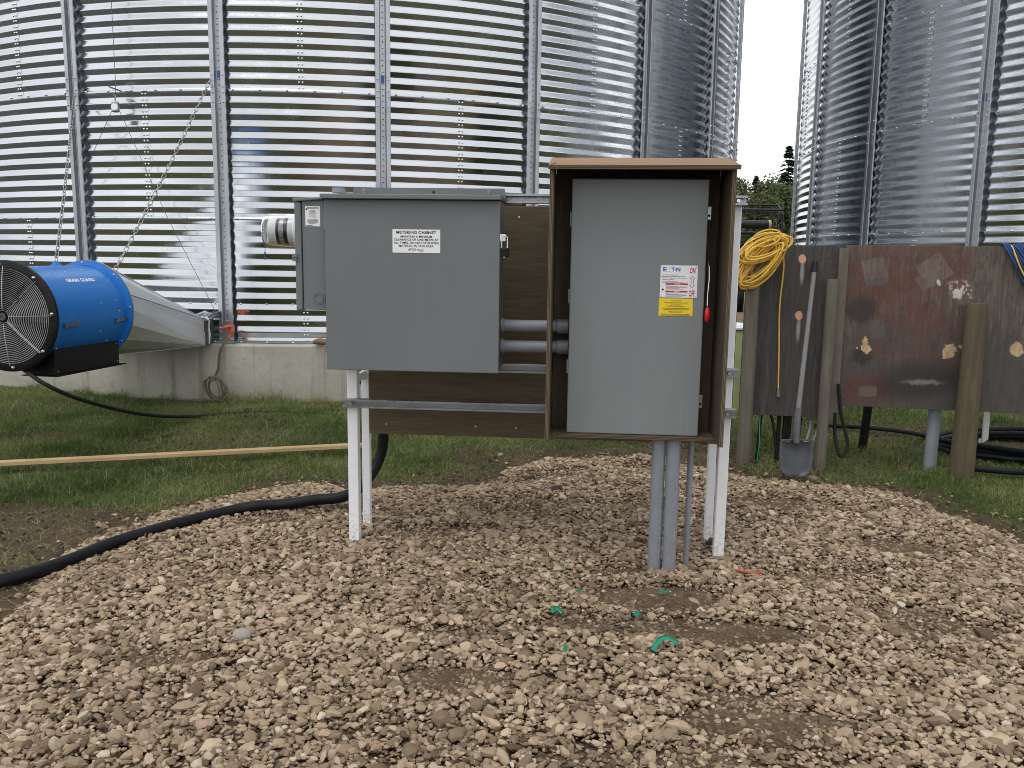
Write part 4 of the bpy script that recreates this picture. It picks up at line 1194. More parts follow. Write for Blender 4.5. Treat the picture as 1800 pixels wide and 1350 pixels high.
# ------------------------------------------------------------------ aeration fan and duct
FP = Vector((-3.209, 5.40, 0.944)); FA = R(10)
FX = Vector((math.cos(FA), -math.sin(FA), 0)); FY = Vector((math.sin(FA), math.cos(FA), 0)); FZ = Vector((0, 0, 1))
ffr = (FP, FX, FZ, FY)
def fan_pt(l, ang, r): return FP + FY * l + FX * (r * math.cos(R(ang))) + FZ * (r * math.sin(R(ang)))
fan = thing('aeration_fan', 'blue drum-shaped aeration fan with black wire guard, hung by chains beside the bin', 'fan', FP - FZ * .36)
FR = 0.315
part('housing', MB().lathe([(FR - .002, 0.0), (FR, 0.0), (FR, 0.775), (FR - .002, 0.775)], 96, frame=ffr), 'bluep', fan, smooth=True, angle=40)
part('dark_inner_sheet', MB().lathe([(FR - .0045, .002), (FR - .0045, .60)], 64, frame=ffr), 'black', fan, smooth=True)  # black sheet added to stand in for the darkness inside the drum
part('rear_flange', MB().lathe([(FR + .001, .745), (FR + .005, .765), (.352, .772), (.352, .782), (FR - .004, .782)], 96, frame=ffr), 'bluep', fan, smooth=True, angle=40)
part('rear_gasket', MB().lathe([(FR, .7825), (.354, .7825), (.354, .7885), (FR, .7885)], 96, frame=ffr), 'rib', fan, smooth=True, angle=40)
part('front_ring', MB().lathe([(.300, -.012), (.345, -.014), (.354, -.008), (.354, .012), (FR + .001, .014), (FR + .001, .004), (.300, -.004), (.300, -.012)], 96, frame=ffr), 'black', fan, smooth=True, angle=40)
gd = MB()
for k in range(24):
    rr = .040 + k * .0113
    dz = -.012 - .030 * (1 - (rr / .31) ** 2)
    gd.tube([FP + FY * dz + FX * (rr * math.cos(2 * math.pi * i / 56)) + FZ * (rr * math.sin(2 * math.pi * i / 56)) for i in range(56)], .0015, 5, closed=True)
for ang in (90, 270, 2, 182, -45, 45, 135, 225):
    for off in ((-.004, .004) if ang in (-45, 135) else (0,)):
        o_ = FX * (-math.sin(R(ang)) * off) + FZ * (math.cos(R(ang)) * off)
        gd.tube([fan_pt(-.012 - .030 * (1 - (r / .31) ** 2) - .003, ang, r) + o_ for r in (.045, .12, .2, .27, .318)], .0022, 5)
part('wire_guard', gd, 'guard', fan, smooth=True, kind='stuff')
part('guard_hub', MB().lathe([(.0, -.047), (.009, -.047), (.009, -.052), (.024, -.052), (.026, -.044), (.0, -.044)], 24, frame=ffr), 'steel_dark', fan, smooth=True, angle=30)
part('motor', MB().lathe([(0, .10), (.07, .10), (.085, .12), (.085, .42), (0, .42)], 32, frame=ffr), 'black', fan, smooth=True, angle=40)
hubm = part('impeller_hub', MB().lathe([(0, .05), (.05, .05), (.075, .08), (.075, .14), (0, .14)], 32, frame=ffr), 'black', fan, smooth=True, angle=40)
for k in range(6):
    bl = MB(); a0 = k * 60
    vs = []
    for r, tw, ch in ((.07, 50, .05), (.18, 38, .06), (.295, 28, .055)):
        for s_ in (-1, 1):
            da = math.degrees(ch * math.cos(R(tw)) / r) * s_
            for th in (0, .003):
                vs.append(fan_pt(.11 + th + s_ * ch * math.sin(R(tw)) * .6, a0 + da, r))
    bl.add(vs, [(0, 2, 6, 4), (4, 6, 10, 8), (1, 5, 7, 3), (5, 9, 11, 7), (0, 4, 5, 1), (4, 8, 9, 5), (2, 3, 7, 6), (6, 7, 11, 10), (8, 10, 11, 9)])
    part('blade', bl, 'black', hubm)
part('rear_baffle', MB().lathe([(0, .60), (FR - .006, .60), (FR - .006, .604), (0, .604)], 48, frame=ffr), 'black', fan)
for k in range(8):
    ang = 90 - k * 45 + 4
    mb = MB(); dome(mb, fan_pt(-.013, ang, .327), -FY, .012, .012, 8); part('ring_bolt', mb, 'bolt', fan, smooth=True)
    mb = MB(); dome(mb, fan_pt(.771, ang, .336), -FY, .009, .011, 8); part('ring_bolt', mb, 'bolt', fan, smooth=True)
rv = MB()
for l, ang in ((.36, 62), (.56, 66), (.52, 34), (.66, 40), (.50, 12), (.66, 14), (.52, -2), (.68, 0), (.50, -24), (.66, -22), (.62, -40), (.40, -44), (.12, -42), (.45, 82), (.2, 78)):
    dome(rv, fan_pt(l, ang, FR), fan_pt(l, ang, 1) - fan_pt(l, ang, 0), .0048, .0045, 6)
part('rivets', rv, 'bolt', fan, smooth=True, kind='stuff')
for l0, ang in ((.10, -10), (.625, -10.5)):
    mb = MB()
    for (la, lb_, r0, r1, wd) in ((0, .035, .002, .020, 2.2), (.035, .07, .004, .014, 1.4), (.07, .145, .004, .010, 2.4)):
        p = [fan_pt(l0 + a, ang + s_ * wd, FR + q) for q in (r0, r1) for a, s_ in ((la, -1), (lb_, -1), (lb_, 1), (la, 1))]
        mb.hexa([p[0], p[1], p[2], p[3], p[4], p[5], p[6], p[7]])
    part('toggle_latch', mb, 'strut', fan)
def on_fan(x, y, q):
    return fan_pt(0.410 + x, 45 + math.degrees(y / FR), FR + .0012)
tx = MB(); text_mb('GRAIN GUARD', .283, .030, .03, tx, lambda x, y, q: on_fan(x + y * .12, y, q))
part('lettering', tx, 'white_ink', fan, kind='stuff')
cb = MB()
def fl_(l, s_, z): return FP + FY * l + FX * s_ + FZ * z
cb.hexa([fl_(.10, .02, -.385), fl_(.10, .232, -.385), fl_(.765, .232, -.385), fl_(.765, .02, -.385), fl_(.10, .02, -.21), fl_(.10, .232, -.21), fl_(.765, .232, -.222), fl_(.765, .02, -.222)])
part('control_box', cb, 'black', fan, bevel=0.003)
cb = MB().hexa([fl_(.08, .0, -.392), fl_(.08, .262, -.392), fl_(.80, .262, -.392), fl_(.80, .0, -.392), fl_(.08, .0, -.3855), fl_(.08, .262, -.3855), fl_(.80, .262, -.3855), fl_(.80, .0, -.3855)])
part('control_box_base', cb, 'black', fan)
for l, z in ((.13, -.365), (.74, -.365), (.74, -.235)):
    mb = MB(); dome(mb, fl_(l, .232, z), FX, .0055, .005, 6); part('box_screw', mb, 'bolt', fan)
part('lifting_lug', MB().hexa([fl_(.44, -.03, .312), fl_(.50, -.03, .312), fl_(.50, .03, .312), fl_(.44, .03, .312), fl_(.455, -.004, .345), fl_(.485, -.004, .345), fl_(.485, .004, .345), fl_(.455, .004, .345)]), 'bluep', fan)

dk = thing('transition_duct', 'folded galvanised duct tapering from the blue fan to the foot of the bin', 'duct', (-3.0, 7.0, 0.55))
NR = 20
ring = [fan_pt(.789, 90 - k * 360 / NR, .350) for k in range(NR)]
# rectangle at the bin wall, walked clockwise from top centre as seen from the fan
RX0, RX1, RZ0, RZ1, RY = -3.78, -2.715, 0.556, 0.785, 7.46
xc = (RX0 + RX1) / 2
def rect_corner(k):
    """folds fan in to the corners; the flat panels between end along the sides"""
    k %= NR
    if k == 0: return Vector((xc, RY, RZ1))
    if k in (1, 2, 3, 4): return Vector((RX1, RY, RZ1))
    if k == 5: return Vector((RX1, RY, (RZ0 + RZ1) / 2))
    if k in (6, 7, 8, 9): return Vector((RX1, RY, RZ0))
    if k == 10: return Vector((xc, RY, RZ0))
    if k in (11, 12, 13, 14): return Vector((RX0, RY, RZ0))
    if k == 15: return Vector((RX0, RY, (RZ0 + RZ1) / 2))
    return Vector((RX0, RY, RZ1))
for k in range(NR):
    a, b = ring[k], ring[(k + 1) % NR]; c, d = rect_corner(k + 1), rect_corner(k)
    cen = Vector((-3.05, 6.9, .75))
    nn_ = (b - a).cross(d - a) if (d - a).length > 1e-6 else (b - a).cross(c - a)
    nn_.normalize()
    if nn_.dot((a + b) / 2 - cen) < 0: nn_ = -nn_
    s_ = 0.007 * (k % 2)
    q = [a + nn_ * s_, b + nn_ * s_, c + nn_ * s_, d + nn_ * s_]
    mb = MB()
    if (c - d).length < 1e-6:
        mb.add([q[0], q[1], q[2], q[0] - nn_ * .004, q[1] - nn_ * .004, q[2] - nn_ * .004], [(0, 1, 2), (5, 4, 3), (0, 3, 4, 1), (1, 4, 5, 2), (2, 5, 3, 0)])
    else:
        mb.hexa(q + [p - nn_ * .004 for p in q])
    part('duct_panel', mb, 'duct', dk)
nk = MB()
nk.box(RX0 + .01, RX1 - .005, RY - .01, 7.72, RZ0 - .004, RZ1 - .012)
part('duct_neck', nk, 'steel_dark', dk, bevel=0.003)
sl_ = MB()
vs = []; fs = []
rq = random.Random(5)
for i in range(16):
    x_ = RX1 - .10 + .155 * i / 15
    dx, dz = rq.uniform(-.012, .012), rq.uniform(-.012, .012)
    vs += [(x_, RY - .02 + dx, RZ1 - .004 + dz), (x_, RY - .015, RZ1 + .022 + dz), (x_, 7.74, RZ1 + .045 + dz), (x_, 7.74, RZ1 - .01)]
for i in range(15):
    for j in range(3):
        fs.append((i * 4 + j, i * 4 + 4 + j, i * 4 + 5 + j, i * 4 + 1 + j))
sl_.add(vs, fs); part('sealant_flashing', sl_, 'galv', dk)
part('foam_bead', MB().tube([(RX1 - .002, 7.58, RZ0), (RX1 + .004, 7.58, .64), (RX1 - .004, 7.585, .70), (RX1 + .006, 7.575, .77)], [.006, .010, .007, .012], 7), 'paper', dk, smooth=True)

# chains holding the fan
def stadium(L_, W_, r, seg=6):
    pts = []
    h = L_ / 2 - W_ / 2
    for k in range(9): pts.append((W_ / 2 * math.cos(math.pi * k / 8), 0, h + W_ / 2 * math.sin(math.pi * k / 8)))
    for k in range(9): pts.append((-W_ / 2 * math.cos(math.pi * k / 8), 0, -h - W_ / 2 * math.sin(math.pi * k / 8)))
    return MB().tube(pts, r, seg, closed=True)
LINK = stadium(.060, .024, .0032).mesh('link', 'chain', (0, 0, 0), True)
def chain(p0, p1, label, sag=0.03):
    p0, p1 = Vector(p0), Vector(p1)
    o = thing('chain', label, 'chain', p0, group='chains holding the blue fan')
    n = int((p1 - p0).length / .0515)
    for i in range(n):
        u = (i + .5) / n
        q = p0.lerp(p1, u); q.z -= sag * 4 * u * (1 - u)
        dirv = (p1 - p0).normalized() + Vector((0, 0, -sag * 4 * (1 - 2 * u) / (p1 - p0).length))
        rot = dirv.to_track_quat('Z', 'Y').to_matrix().to_4x4() @ Matrix.Rotation(R(90) * (i % 2) + R(35), 4, 'Z')
        add_obj('link', LINK, o, Matrix.Translation(q - p0) @ rot)
chain((-3.989, 7.975, 2.768), fan_pt(.47, 90, .345), 'galvanised chain to the top of the blue fan, the left one')
chain((-2.675, 7.735, 2.861), fan_pt(.785, 52, .352), 'galvanised chain slanting to the rear rim of the blue fan, the right one')
single('fan_cable', MB().tube(spline([fl_(.05, .02, -.33), (-2.95, 5.32, .52), (-2.83, 5.55, .38), (-2.70, 6.1, .19), (-2.58, 6.7, .06), (-2.35, 7.0, .035), (-1.9, 7.1, .03), (-1.2, 7.0, .03), (-0.3, 6.9, .03), (0.8, 6.7, .02), (1.5, 6.2, .02)], 10), .0135, 10), 'rubber', 'black power cable sagging from the fan down into the grass', 'cable', (-2.7, 6.1, 0), smooth=True)

# pulley, wire ropes, orange hook, rope
pu = thing('pulley', 'small galvanised pulley block hanging on a thin wire against the bin wall', 'pulley', (-3.56, 7.84, 2.60))
part('sheave_block', MB().box(-3.592, -3.528, 7.815, 7.850, 2.585, 2.68), 'chain', pu, bevel=0.012)
part('sheave', MB().cyl((-3.56, 7.808, 2.63), (-3.56, 7.857, 2.63), .030, seg=20), 'bolt', pu, smooth=True)
part('hook', MB().tube([(-3.56, 7.833, 2.68), (-3.56, 7.833, 2.71), (-3.552, 7.833, 2.725), (-3.562, 7.833, 2.74), (-3.575, 7.833, 2.73)], .006, 6), 'chain', pu, smooth=True)
part('bracket', MB().hexa([(-3.60, 7.80, 2.795), (-3.51, 7.78, 2.765), (-3.51, 7.87, 2.765), (-3.60, 7.87, 2.795), (-3.60, 7.80, 2.806), (-3.51, 7.78, 2.776), (-3.51, 7.87, 2.776), (-3.60, 7.87, 2.806)]), 'steel_dark', pu)
single('wire_rope', MB().tube([(-3.55, 7.84, 5.6), (-3.552, 7.84, 2.80), (-3.56, 7.833, 2.74)], .0028, 5), 'wire', 'thin wire running up the bin wall from the pulley', 'wire', (-3.55, 7.84, 2.74))
single('wire_rope', MB().tube([(-3.585, 7.835, 2.62), (-3.93, 7.93, 2.05)], .0026, 5), 'wire', 'thin wire from the pulley down left to the stiffener', 'wire', (-3.585, 7.835, 2.62))
single('wire_rope', MB().tube([(-3.535, 7.835, 2.62), (-3.096, 7.70, 1.683), (-2.60, 7.655, 0.68)], .0026, 5), 'wire', 'thin wire from the pulley down right to the orange hook', 'wire', (-3.535, 7.835, 2.62))
hk = thing('orange_hook', 'bent orange painted hook on the foot of the bin stiffener', 'hook', (-2.585, 7.69, 0.66))
hk.location.x += .035
part('angle_plate', MB().hexa([(-2.665, 7.60, .690), (-2.555, 7.60, .708), (-2.555, 7.692, .712), (-2.625, 7.692, .712), (-2.665, 7.60, .696), (-2.555, 7.60, .714), (-2.555, 7.692, .718), (-2.625, 7.692, .718)]).box(-2.562, -2.556, 7.60, 7.692, .648, .712), 'orange', hk)
part('hook_shank', MB().tube([(-2.585, 7.64, .708), (-2.59, 7.63, .66), (-2.578, 7.625, .63), (-2.582, 7.62, .60)], .012, 8), 'orange', hk, smooth=True)
t = NT('faded_orange'); t.p(base=(0.22, 0.09, 0.065), rough=0.7); M['faded_orange'] = t.m
sp_ = MB().lathe([(0, 0), (.020, .0004)], 20, frame=(Vector((-2.43, 7.7895, .838)), Vector((1.0, 0, 0)), Vector((0, 0, .6)), Vector((0, -1, 0))))
part('spray_mark', sp_, 'faded_orange', binL, label='faint orange paint dab right of the orange hook')
rp = MB()
pts = spline([(-2.585, 7.615, .60), (-2.60, 7.57, .54), (-2.625, 7.555, .46), (-2.635, 7.545, .34), (-2.655, 7.54, .29), (-2.66, 7.535, .27)], 8)
rp.tube(pts, .007, 7)
rp.tube([p + Vector((.014, -.006, 0)) for p in pts[6:]], .007, 7)
rq = random.Random(3)
for k in range(7):
    cxx, rw, rh, ph_ = -2.645 + rq.uniform(-.02, .04), rq.uniform(.06, .115), rq.uniform(.075, .115), rq.uniform(0, 6)
    rp.tube([(cxx + rw * math.cos(ph_ + 2 * math.pi * i / 20), 7.50 - .012 * k + .02 * math.sin(2 * math.pi * i / 20), .165 + rh * math.sin(ph_ + 2 * math.pi * i / 20) - .3 * (rw * math.cos(ph_ + 2 * math.pi * i / 20))) for i in range(20)], .0048, 6, closed=True)
single('rope', rp, 'hemp', 'olive rope hanging from the orange hook with its end coiled over the footing', 'rope', (-2.63, 7.55, .1), smooth=True, kind=None)
st = MB().sphere((-1.73, 7.66, .575), .042, 16, 10, (1.75, .9, .75))
def lump(mb, k, seed):
    q = random.Random(seed); o = [q.uniform(0, 6) for _ in range(6)]
    mb.v = [(x + k * math.sin(23 * y + o[0]) + k * math.sin(17 * z + o[3]), y + k * math.sin(19 * z + o[1]), z + k * math.sin(21 * x + o[2])) for x, y, z in mb.v]
    return mb
t = NT('brown_stone'); t.p(base=t.ramp(t.noise(t.obj(), 18, 5), [(0.3, (0.16, 0.085, 0.04)), (0.7, (0.32, 0.19, 0.10))]), rough=0.85); M['brown_stone'] = t.m
single('stone', lump(st, .006, 2), 'brown_stone', 'rounded brown stone lying on the footing ledge left of the metering cabinet', 'stone', (-1.73, 7.66, .545), smooth=True)
for (a_, z_, nm, key, side) in ((R(0), 2.90, 'L', phiL + R(30), 0), (0, 2.90, 'L', phiL + R(15), 0), (0, 2.95, 'R', -1.599 + R(30), 0)):
    pass

# ------------------------------------------------------------------ things at the hoarding
sv = thing('shovel', 'long-handled round-point shovel leaning on the grey plywood board', 'shovel', (1.83, 5.33, 0))
h0, h1 = Vector((1.845, 5.40, .36)), Vector((2.005, 5.715, 1.36))
part('handle', MB().tube([h0.lerp(h1, u) for u in (0, .3, .6, .9, .985, 1.0)], [.0165, .016, .015, .0155, .015, .010], 14), 'grey_handle', sv, smooth=True)
part('grip_tip', MB().tube([h0.lerp(h1, u) for u in (.93, .97, 1.003)], [.0195, .0195, .015], 12), 'rubber', sv, smooth=True)
part('socket', MB().tube([(1.834, 5.365, .20), (1.838, 5.378, .26), h0, h0.lerp(h1, .06)], [.026, .025, .024, .0225], 14), 'steel_dark', sv, smooth=True)
vs = []; fs = []
prof = [(.216, .050), (.222, .104), (.200, .108), (.14, .109), (.08, .107), (.045, .102), (.018, .088), (-.002, .058), (-.012, .006)]
for j, (z_, w_) in enumerate(prof):
    for i in range(11):
        u = -1 + 2 * i / 10
        dish = .022 * (u * u) - .018 * (1 - u * u) * (1 if j > 1 else .3)
        vs.append((1.832 + u * w_ - .004 * (1 - z_ / .2), 5.335 + z_ * .12 - dish, z_))
for j in range(len(prof) - 1):
    for i in range(10):
        fs.append((j * 11 + i, j * 11 + i + 1, (j + 1) * 11 + i + 1, (j + 1) * 11 + i))
bl = part('blade', MB().add(vs, fs), 'steel_dark', sv, smooth=True)
so = bl.modifiers.new('thick', 'SOLIDIFY'); so.thickness = .003
part('foot_step', MB().tube([(1.73, 5.352, .222), (1.81, 5.358, .224)], .006, 6), 'steel_dark', sv, smooth=True)
part('foot_step', MB().tube([(1.855, 5.358, .224), (1.937, 5.352, .222)], .006, 6), 'steel_dark', sv, smooth=True)

# yellow extension cord coiled over the post
def HP(s_, n_, z_):
    return HF @ Vector((s_, n_, z_))
yc = MB()
rq = random.Random(12)
# long hanging loops
for k in range(26):
    w_ = rq.uniform(.07, .135); h_ = rq.uniform(.12, .19); cx_ = .005 + rq.uniform(-.03, .035); cz_ = 1.345 + rq.uniform(-.025, .025); n0 = -.10 - rq.uniform(0, .08); tl = rq.uniform(.35, .62)
    pts = []
    for i in range(30):
        a = 2 * math.pi * i / 30
        ex, ez = w_ * math.cos(a), h_ * math.sin(a)
        pts.append(HP(cx_ + ex * math.cos(tl) + ez * math.sin(tl), n0 + .04 * math.sin(a + k), cz_ - ex * math.sin(tl) * -0.2 + ez * math.cos(tl)))
    yc.tube(pts, .0062, 6, closed=True)
# the wraps lying over the top
for k in range(13):
    w_ = rq.uniform(.12, .19); h_ = rq.uniform(.045, .075); cx_ = .00 + rq.uniform(-.02, .03); cz_ = 1.45 + rq.uniform(-.035, .03); n0 = -.16 - rq.uniform(0, .07)
    tl = .38 + rq.uniform(-.12, .12)
    pts = []
    for i in range(32):
        a = 2 * math.pi * i / 32
        ex, ez = w_ * math.cos(a), h_ * math.sin(a)
        pts.append(HP(cx_ + ex * math.cos(tl) - ez * math.sin(tl), n0 + .05 * math.cos(a), cz_ + ex * math.sin(tl) + ez * math.cos(tl)))
    yc.tube(pts, .0056, 6, closed=True)
pts = []
for i in range(30):
    a = 2 * math.pi * i / 30
    pts.append(HP(.02 + .085 * math.cos(a) + .03 * math.sin(a), -.22, 1.505 + .055 * math.sin(a)))
yc.tube(pts, .0056, 6, closed=True)
ct = thing('extension_cord', 'yellow extension cord coiled over the grey post, its end hanging down the grey board', 'cord', tuple(HP(0, -.12, 1.2)))
part('coil', yc, 'yellow_cord', ct, smooth=True)
part('hanging_end', MB().tube(spline([HP(.135, -.06, 1.47), HP(.153, -.03, 1.42), HP(.165, -.016, 1.30), HP(.155, -.014, 1.05), HP(.168, -.014, .75), HP(.178, -.014, .50)], 8), .0055, 7), 'yellow_cord', ct, smooth=True)
part('plug', MB().tube([HP(.178, -.014, .50), HP(.180, -.014, .475), HP(.182, -.014, .44)], [.007, .011, .013], 10), 'grey_handle', ct, smooth=True)
br = MB()
for k in range(9):
    u = k * .016
    br.tube(spline([HP(1.50 + u, .03, 1.46), HP(1.51 + u, -.005, 1.483 + rq.uniform(0, .008)), HP(1.535 + u * 1.1, -.022 - rq.uniform(0, .02), 1.44), HP(1.58 + u * 1.2, -.02 - rq.uniform(0, .03), 1.36), HP(1.64 + u * 1.3, -.02, 1.26), HP(1.74 + u, -.02, 1.15 - rq.uniform(0, .05)), HP(1.86 + u, -.02, 1.15), HP(1.93, -.02, 1.3), HP(1.95 + u, -.01, 1.48), HP(1.96 + u, .03, 1.46)], 5), .0062, 6)
single('rope_bundle', br, 'blue_rope', 'bundle of dark blue rope slung over the red sprayed plywood, at its top right', 'rope', tuple(HP(1.6, 0, 1.15)), smooth=True)
single('rope_strand', MB().tube(spline([HP(1.545, .02, 1.475), HP(1.56, -.02, 1.47), HP(1.60, -.05, 1.36), HP(1.67, -.05, 1.24), HP(1.78, -.04, 1.12), HP(1.9, -.03, 1.2)], 6), .0055, 6), 'yellow_cord', 'single pale yellow strand hanging among the blue rope', 'rope', tuple(HP(1.6, 0, 1.2)), smooth=True)

# cables and stubs under the hoarding
cab_pts = [((.09, .06, .9), (.085, .06, .35), (.075, .05, .15), (.07, .05, -.02)), ((.13, .06, .9), (.135, .06, .4), (.17, .05, .22), (.20, .02, .02)), ((.20, .05, .9), (.205, .05, .3), (.20, .04, -.02)), ((.245, .05, .9), (.245, .05, .3), (.24, .05, -.02)),
           ((.27, .05, .9), (.275, .05, .3), (.27, .05, -.02)), ((.34, .05, .9), (.345, .05, .35), (.34, .05, .1), (.335, .05, -.02)), ((.40, .06, .6), (.42, .06, .30), (.38, .0, .12), (.30, .0, .03)), ((.46, .06, .6), (.47, .04, .28), (.42, -.02, .12), (.36, -.03, .04))]
for i, pts in enumerate(cab_pts):
    r_ = (.012, .010, .015, .015, .015, .013, .010, .010)[i]
    single('cable', MB().tube(spline([HP(*p) for p in pts], 8), r_, 9), 'rubber' if i < 6 else 'pvc', ('black cable next to the green wire, leftmost under the grey plywood board', 'thin black cable slanting right under the grey plywood board', 'thick black cable left of the shovel socket, first of three abreast', 'thick black cable behind the shovel socket, middle of three abreast', 'thick black cable behind the shovel socket, last of three abreast', 'black cable just right of the shovel socket', 'grey bent cable right of the shovel socket, upper one', 'grey bent cable right of the shovel socket, beside the slim post')[i], 'cable', tuple(HP(pts[-1][0], pts[-1][1], 0)), smooth=True, group='cables under the grey plywood board')
single('cable', MB().tube(spline([HP(.56, -.05, .55), HP(.585, -.06, .36), HP(.625, -.07, .22), HP(.64, -.08, .13), HP(.61, -.09, .06), HP(.58, -.08, .10), HP(.56, -.05, .2), HP(.555, -.03, .35)], 8), .011, 9), 'rubber', 'black cable hanging in a loop beside the timber batten', 'cable', tuple(HP(.6, -.07, .05)), smooth=True)
single('cable', MB().tube(spline([HP(.075, .03, .40), HP(.07, .0, .26), HP(.068, -.06, .12), HP(.055, -.10, .0)], 8), .004, 6), 'green_tape', 'thin green wire running down beside the grey post', 'wire', tuple(HP(.06, -.1, 0)), smooth=True)
single('stub_post', MB().tube([(2.575, 6.12, -.1), (2.59, 6.10, .25), (2.60, 6.09, .62)], .030, 14), 'black_plastic', 'black stub pipe standing under the left end of the red sprayed plywood', 'pipe', (2.575, 6.12, 0), smooth=True)
single('stub_conduit', MB().tube([(2.855, 5.66, -.1), (2.87, 5.68, .30), (2.885, 5.70, .62)], .042, 20), 'pvc', 'grey plastic conduit standing under the red sprayed plywood', 'conduit', (2.855, 5.66, 0), smooth=True)
mk = thing('white_marker', 'torn white plastic marker standing in the grass right of the thick post', 'marker', (3.36, 5.97, 0))
part('sleeve', MB().add([(3.375, 5.97, .09), (3.41, 5.96, .12), (3.407, 5.96, .30), (3.378, 5.97, .37), (3.378, 5.99, .09), (3.41, 5.98, .12), (3.407, 5.98, .30), (3.378, 5.99, .37)], [(0, 1, 2, 3), (7, 6, 5, 4), (0, 4, 5, 1), (1, 5, 6, 2), (2, 6, 7, 3), (3, 7, 4, 0)]), 'white', mk)
part('stake', MB().tube([(3.365, 5.98, -.05), (3.36, 5.98, .12)], .008, 6), 'white', mk)
def coil(name, c, rads, r, mat, label, cat, seed, wob=.04):
    q = random.Random(seed); mb = MB()
    pts = []
    n = 34
    for k, rr in enumerate(rads):
        for i in range(n):
            a = 2 * math.pi * i / n
            w_ = rr * (1 + wob * math.sin(2 * a + k)) + (rads[min(k + 1, len(rads) - 1)] - rr) * i / n
            x_, y_ = c[0] + w_ * math.cos(a), c[1] + w_ * .62 * math.sin(a)
            pts.append((x_, y_, float(gh(x_, y_)) + r + .016 * k * (1 + .3 * math.sin(a * 2))))
    mb.tube(pts, r, 8)
    return single(name, mb, mat, label, cat, (c[0], c[1], 0), smooth=True)
coil('hose_coil', (3.75, 6.15), (.62, .56, .66, .5, .6), .019, 'black_plastic', 'loose coil of black hose in the grass behind the thick post', 'hose', 4)
single('hose', MB().tube(spline([(3.05, 5.50, .02), (3.3, 5.44, .015), (3.7, 5.40, .02), (4.3, 5.5, .03)], 8), .022, 10), 'black_plastic', 'black hose lying across the grass at the right edge', 'hose', (3.5, 5.4, 0), smooth=True)
single('hose', MB().tube(spline([(2.45, 6.75, .05), (2.8, 6.70, .05), (3.1, 6.55, .045), (3.4, 6.2, .03)], 8), .016, 8), 'black_plastic', 'thin black hose trailing through the grass behind the red sprayed plywood', 'hose', (2.8, 6.7, 0), smooth=True)
bk = MB().lathe([(0, -.05), (.17, -.05), (.185, .0), (.185, .72), (.17, .76), (.0, .76)], 28, c=(1.93, 7.6, 0))
br_ = thing('plastic_barrel', 'pale green plastic barrel with a clear lid beyond the right rack leg', 'barrel', (1.93, 7.6, 0))
part('drum', bk, 'barrel', br_, smooth=True, angle=40)
part('lid', MB().lathe([(0, .78), (.20, .762), (.205, .775), (.19, .80), (0, .82)], 28, c=(1.93, 7.6, 0)), 'paper', br_, smooth=True, angle=40)

# lumber lying in the grass
pa, pb = Vector((-3.35, 5.17, 0.0)), Vector((-1.02, 5.885, 0.005))
dv = (pb - pa).normalized(); nv = Vector((-dv.y, dv.x, 0)); L_ = (pb - pa).length
LF = Matrix((( dv.x, nv.x, 0, pa.x), (dv.y, nv.y, 0, pa.y), (0, 0, 1, 0.012), (0, 0, 0, 1)))
single('lumber_board', MB().box(0, L_, 0, .064, 0, .026), 'lumber', 'long pale sawn board lying in the grass left of the rack', 'lumber', (0, 0, 0), LF, bevel=0.003)

# ------------------------------------------------------------------ scraps on the gravel
def scrap(pts, wd, label, mat='green_tape', cat='plastic scrap', name='tape_scrap', group='green tape scraps on the gravel'):
    P = spline(pts, 6); vs = []; fs = []
    for i, p in enumerate(P):
        a = P[max(i - 1, 0)]; b = P[min(i + 1, len(P) - 1)]
        tg = (b - a).normalized(); nn2 = Vector((-tg.y, tg.x, .35)).normalized()
        vs += [p + nn2 * wd / 2, p - nn2 * wd / 2]
    for i in range(len(P) - 1):
        fs.append((2 * i, 2 * i + 1, 2 * i + 3, 2 * i + 2))
    o = single(name, MB().add(vs, fs), mat, label, cat, tuple(P[0]), smooth=True, group=group)
    so = o.modifiers.new('thick', 'SOLIDIFY'); so.thickness = .0012
def shrink(mb):
    mb.v = [(a_ / 3, b_ / 3, c_ / 3) for a_, b_, c_ in mb.v]
    return mb
def SG(x, y, h=.022): return Vector((x, y, float(bed(x, y)) + h))
scrap([SG(.505, 2.80, .03), SG(.525, 2.83, .045), SG(.56, 2.855, .055), SG(.60, 2.84, .04)], .018, 'largest green tape scrap, arched over stones in front of the conduits')
scrap([SG(.165, 3.11), SG(.18, 3.13, .035), SG(.205, 3.10, .03)], .016, 'small twisted green tape scrap left of the conduits, front one')
scrap([SG(.485, 3.09, .03), SG(.50, 3.12, .035)], .018, 'green tape scrap standing on edge between the conduits and the large scrap')
scrap([SG(.62, 3.36, .018), SG(.66, 3.37, .018)], .012, 'green tape scrap lying right in front of the conduits')
scrap([SG(.285, 3.31, .028), SG(.30, 3.32, .03)], .016, 'tiny green tape scrap left of the conduits, middle one')
scrap([SG(.235, 3.62, .024), SG(.245, 3.64, .03)], .012, 'tiny green tape scrap left of the conduits, farthest one')
scrap([SG(.195, 2.78, .028), SG(.205, 2.81, .028)], .014, 'tiny dark green scrap beside a pale stone, nearest of the scraps')
single('wire_offcut', MB().tube(spline([SG(.99, 3.60, .028), SG(1.04, 3.585, .03), SG(1.085, 3.575, .03), SG(1.125, 3.60, .026)], 6), .0045, 7), 'red_wire', 'short red wire offcut on the gravel beside the right rack leg', 'wire', tuple(SG(1.05, 3.59, 0)), smooth=True)
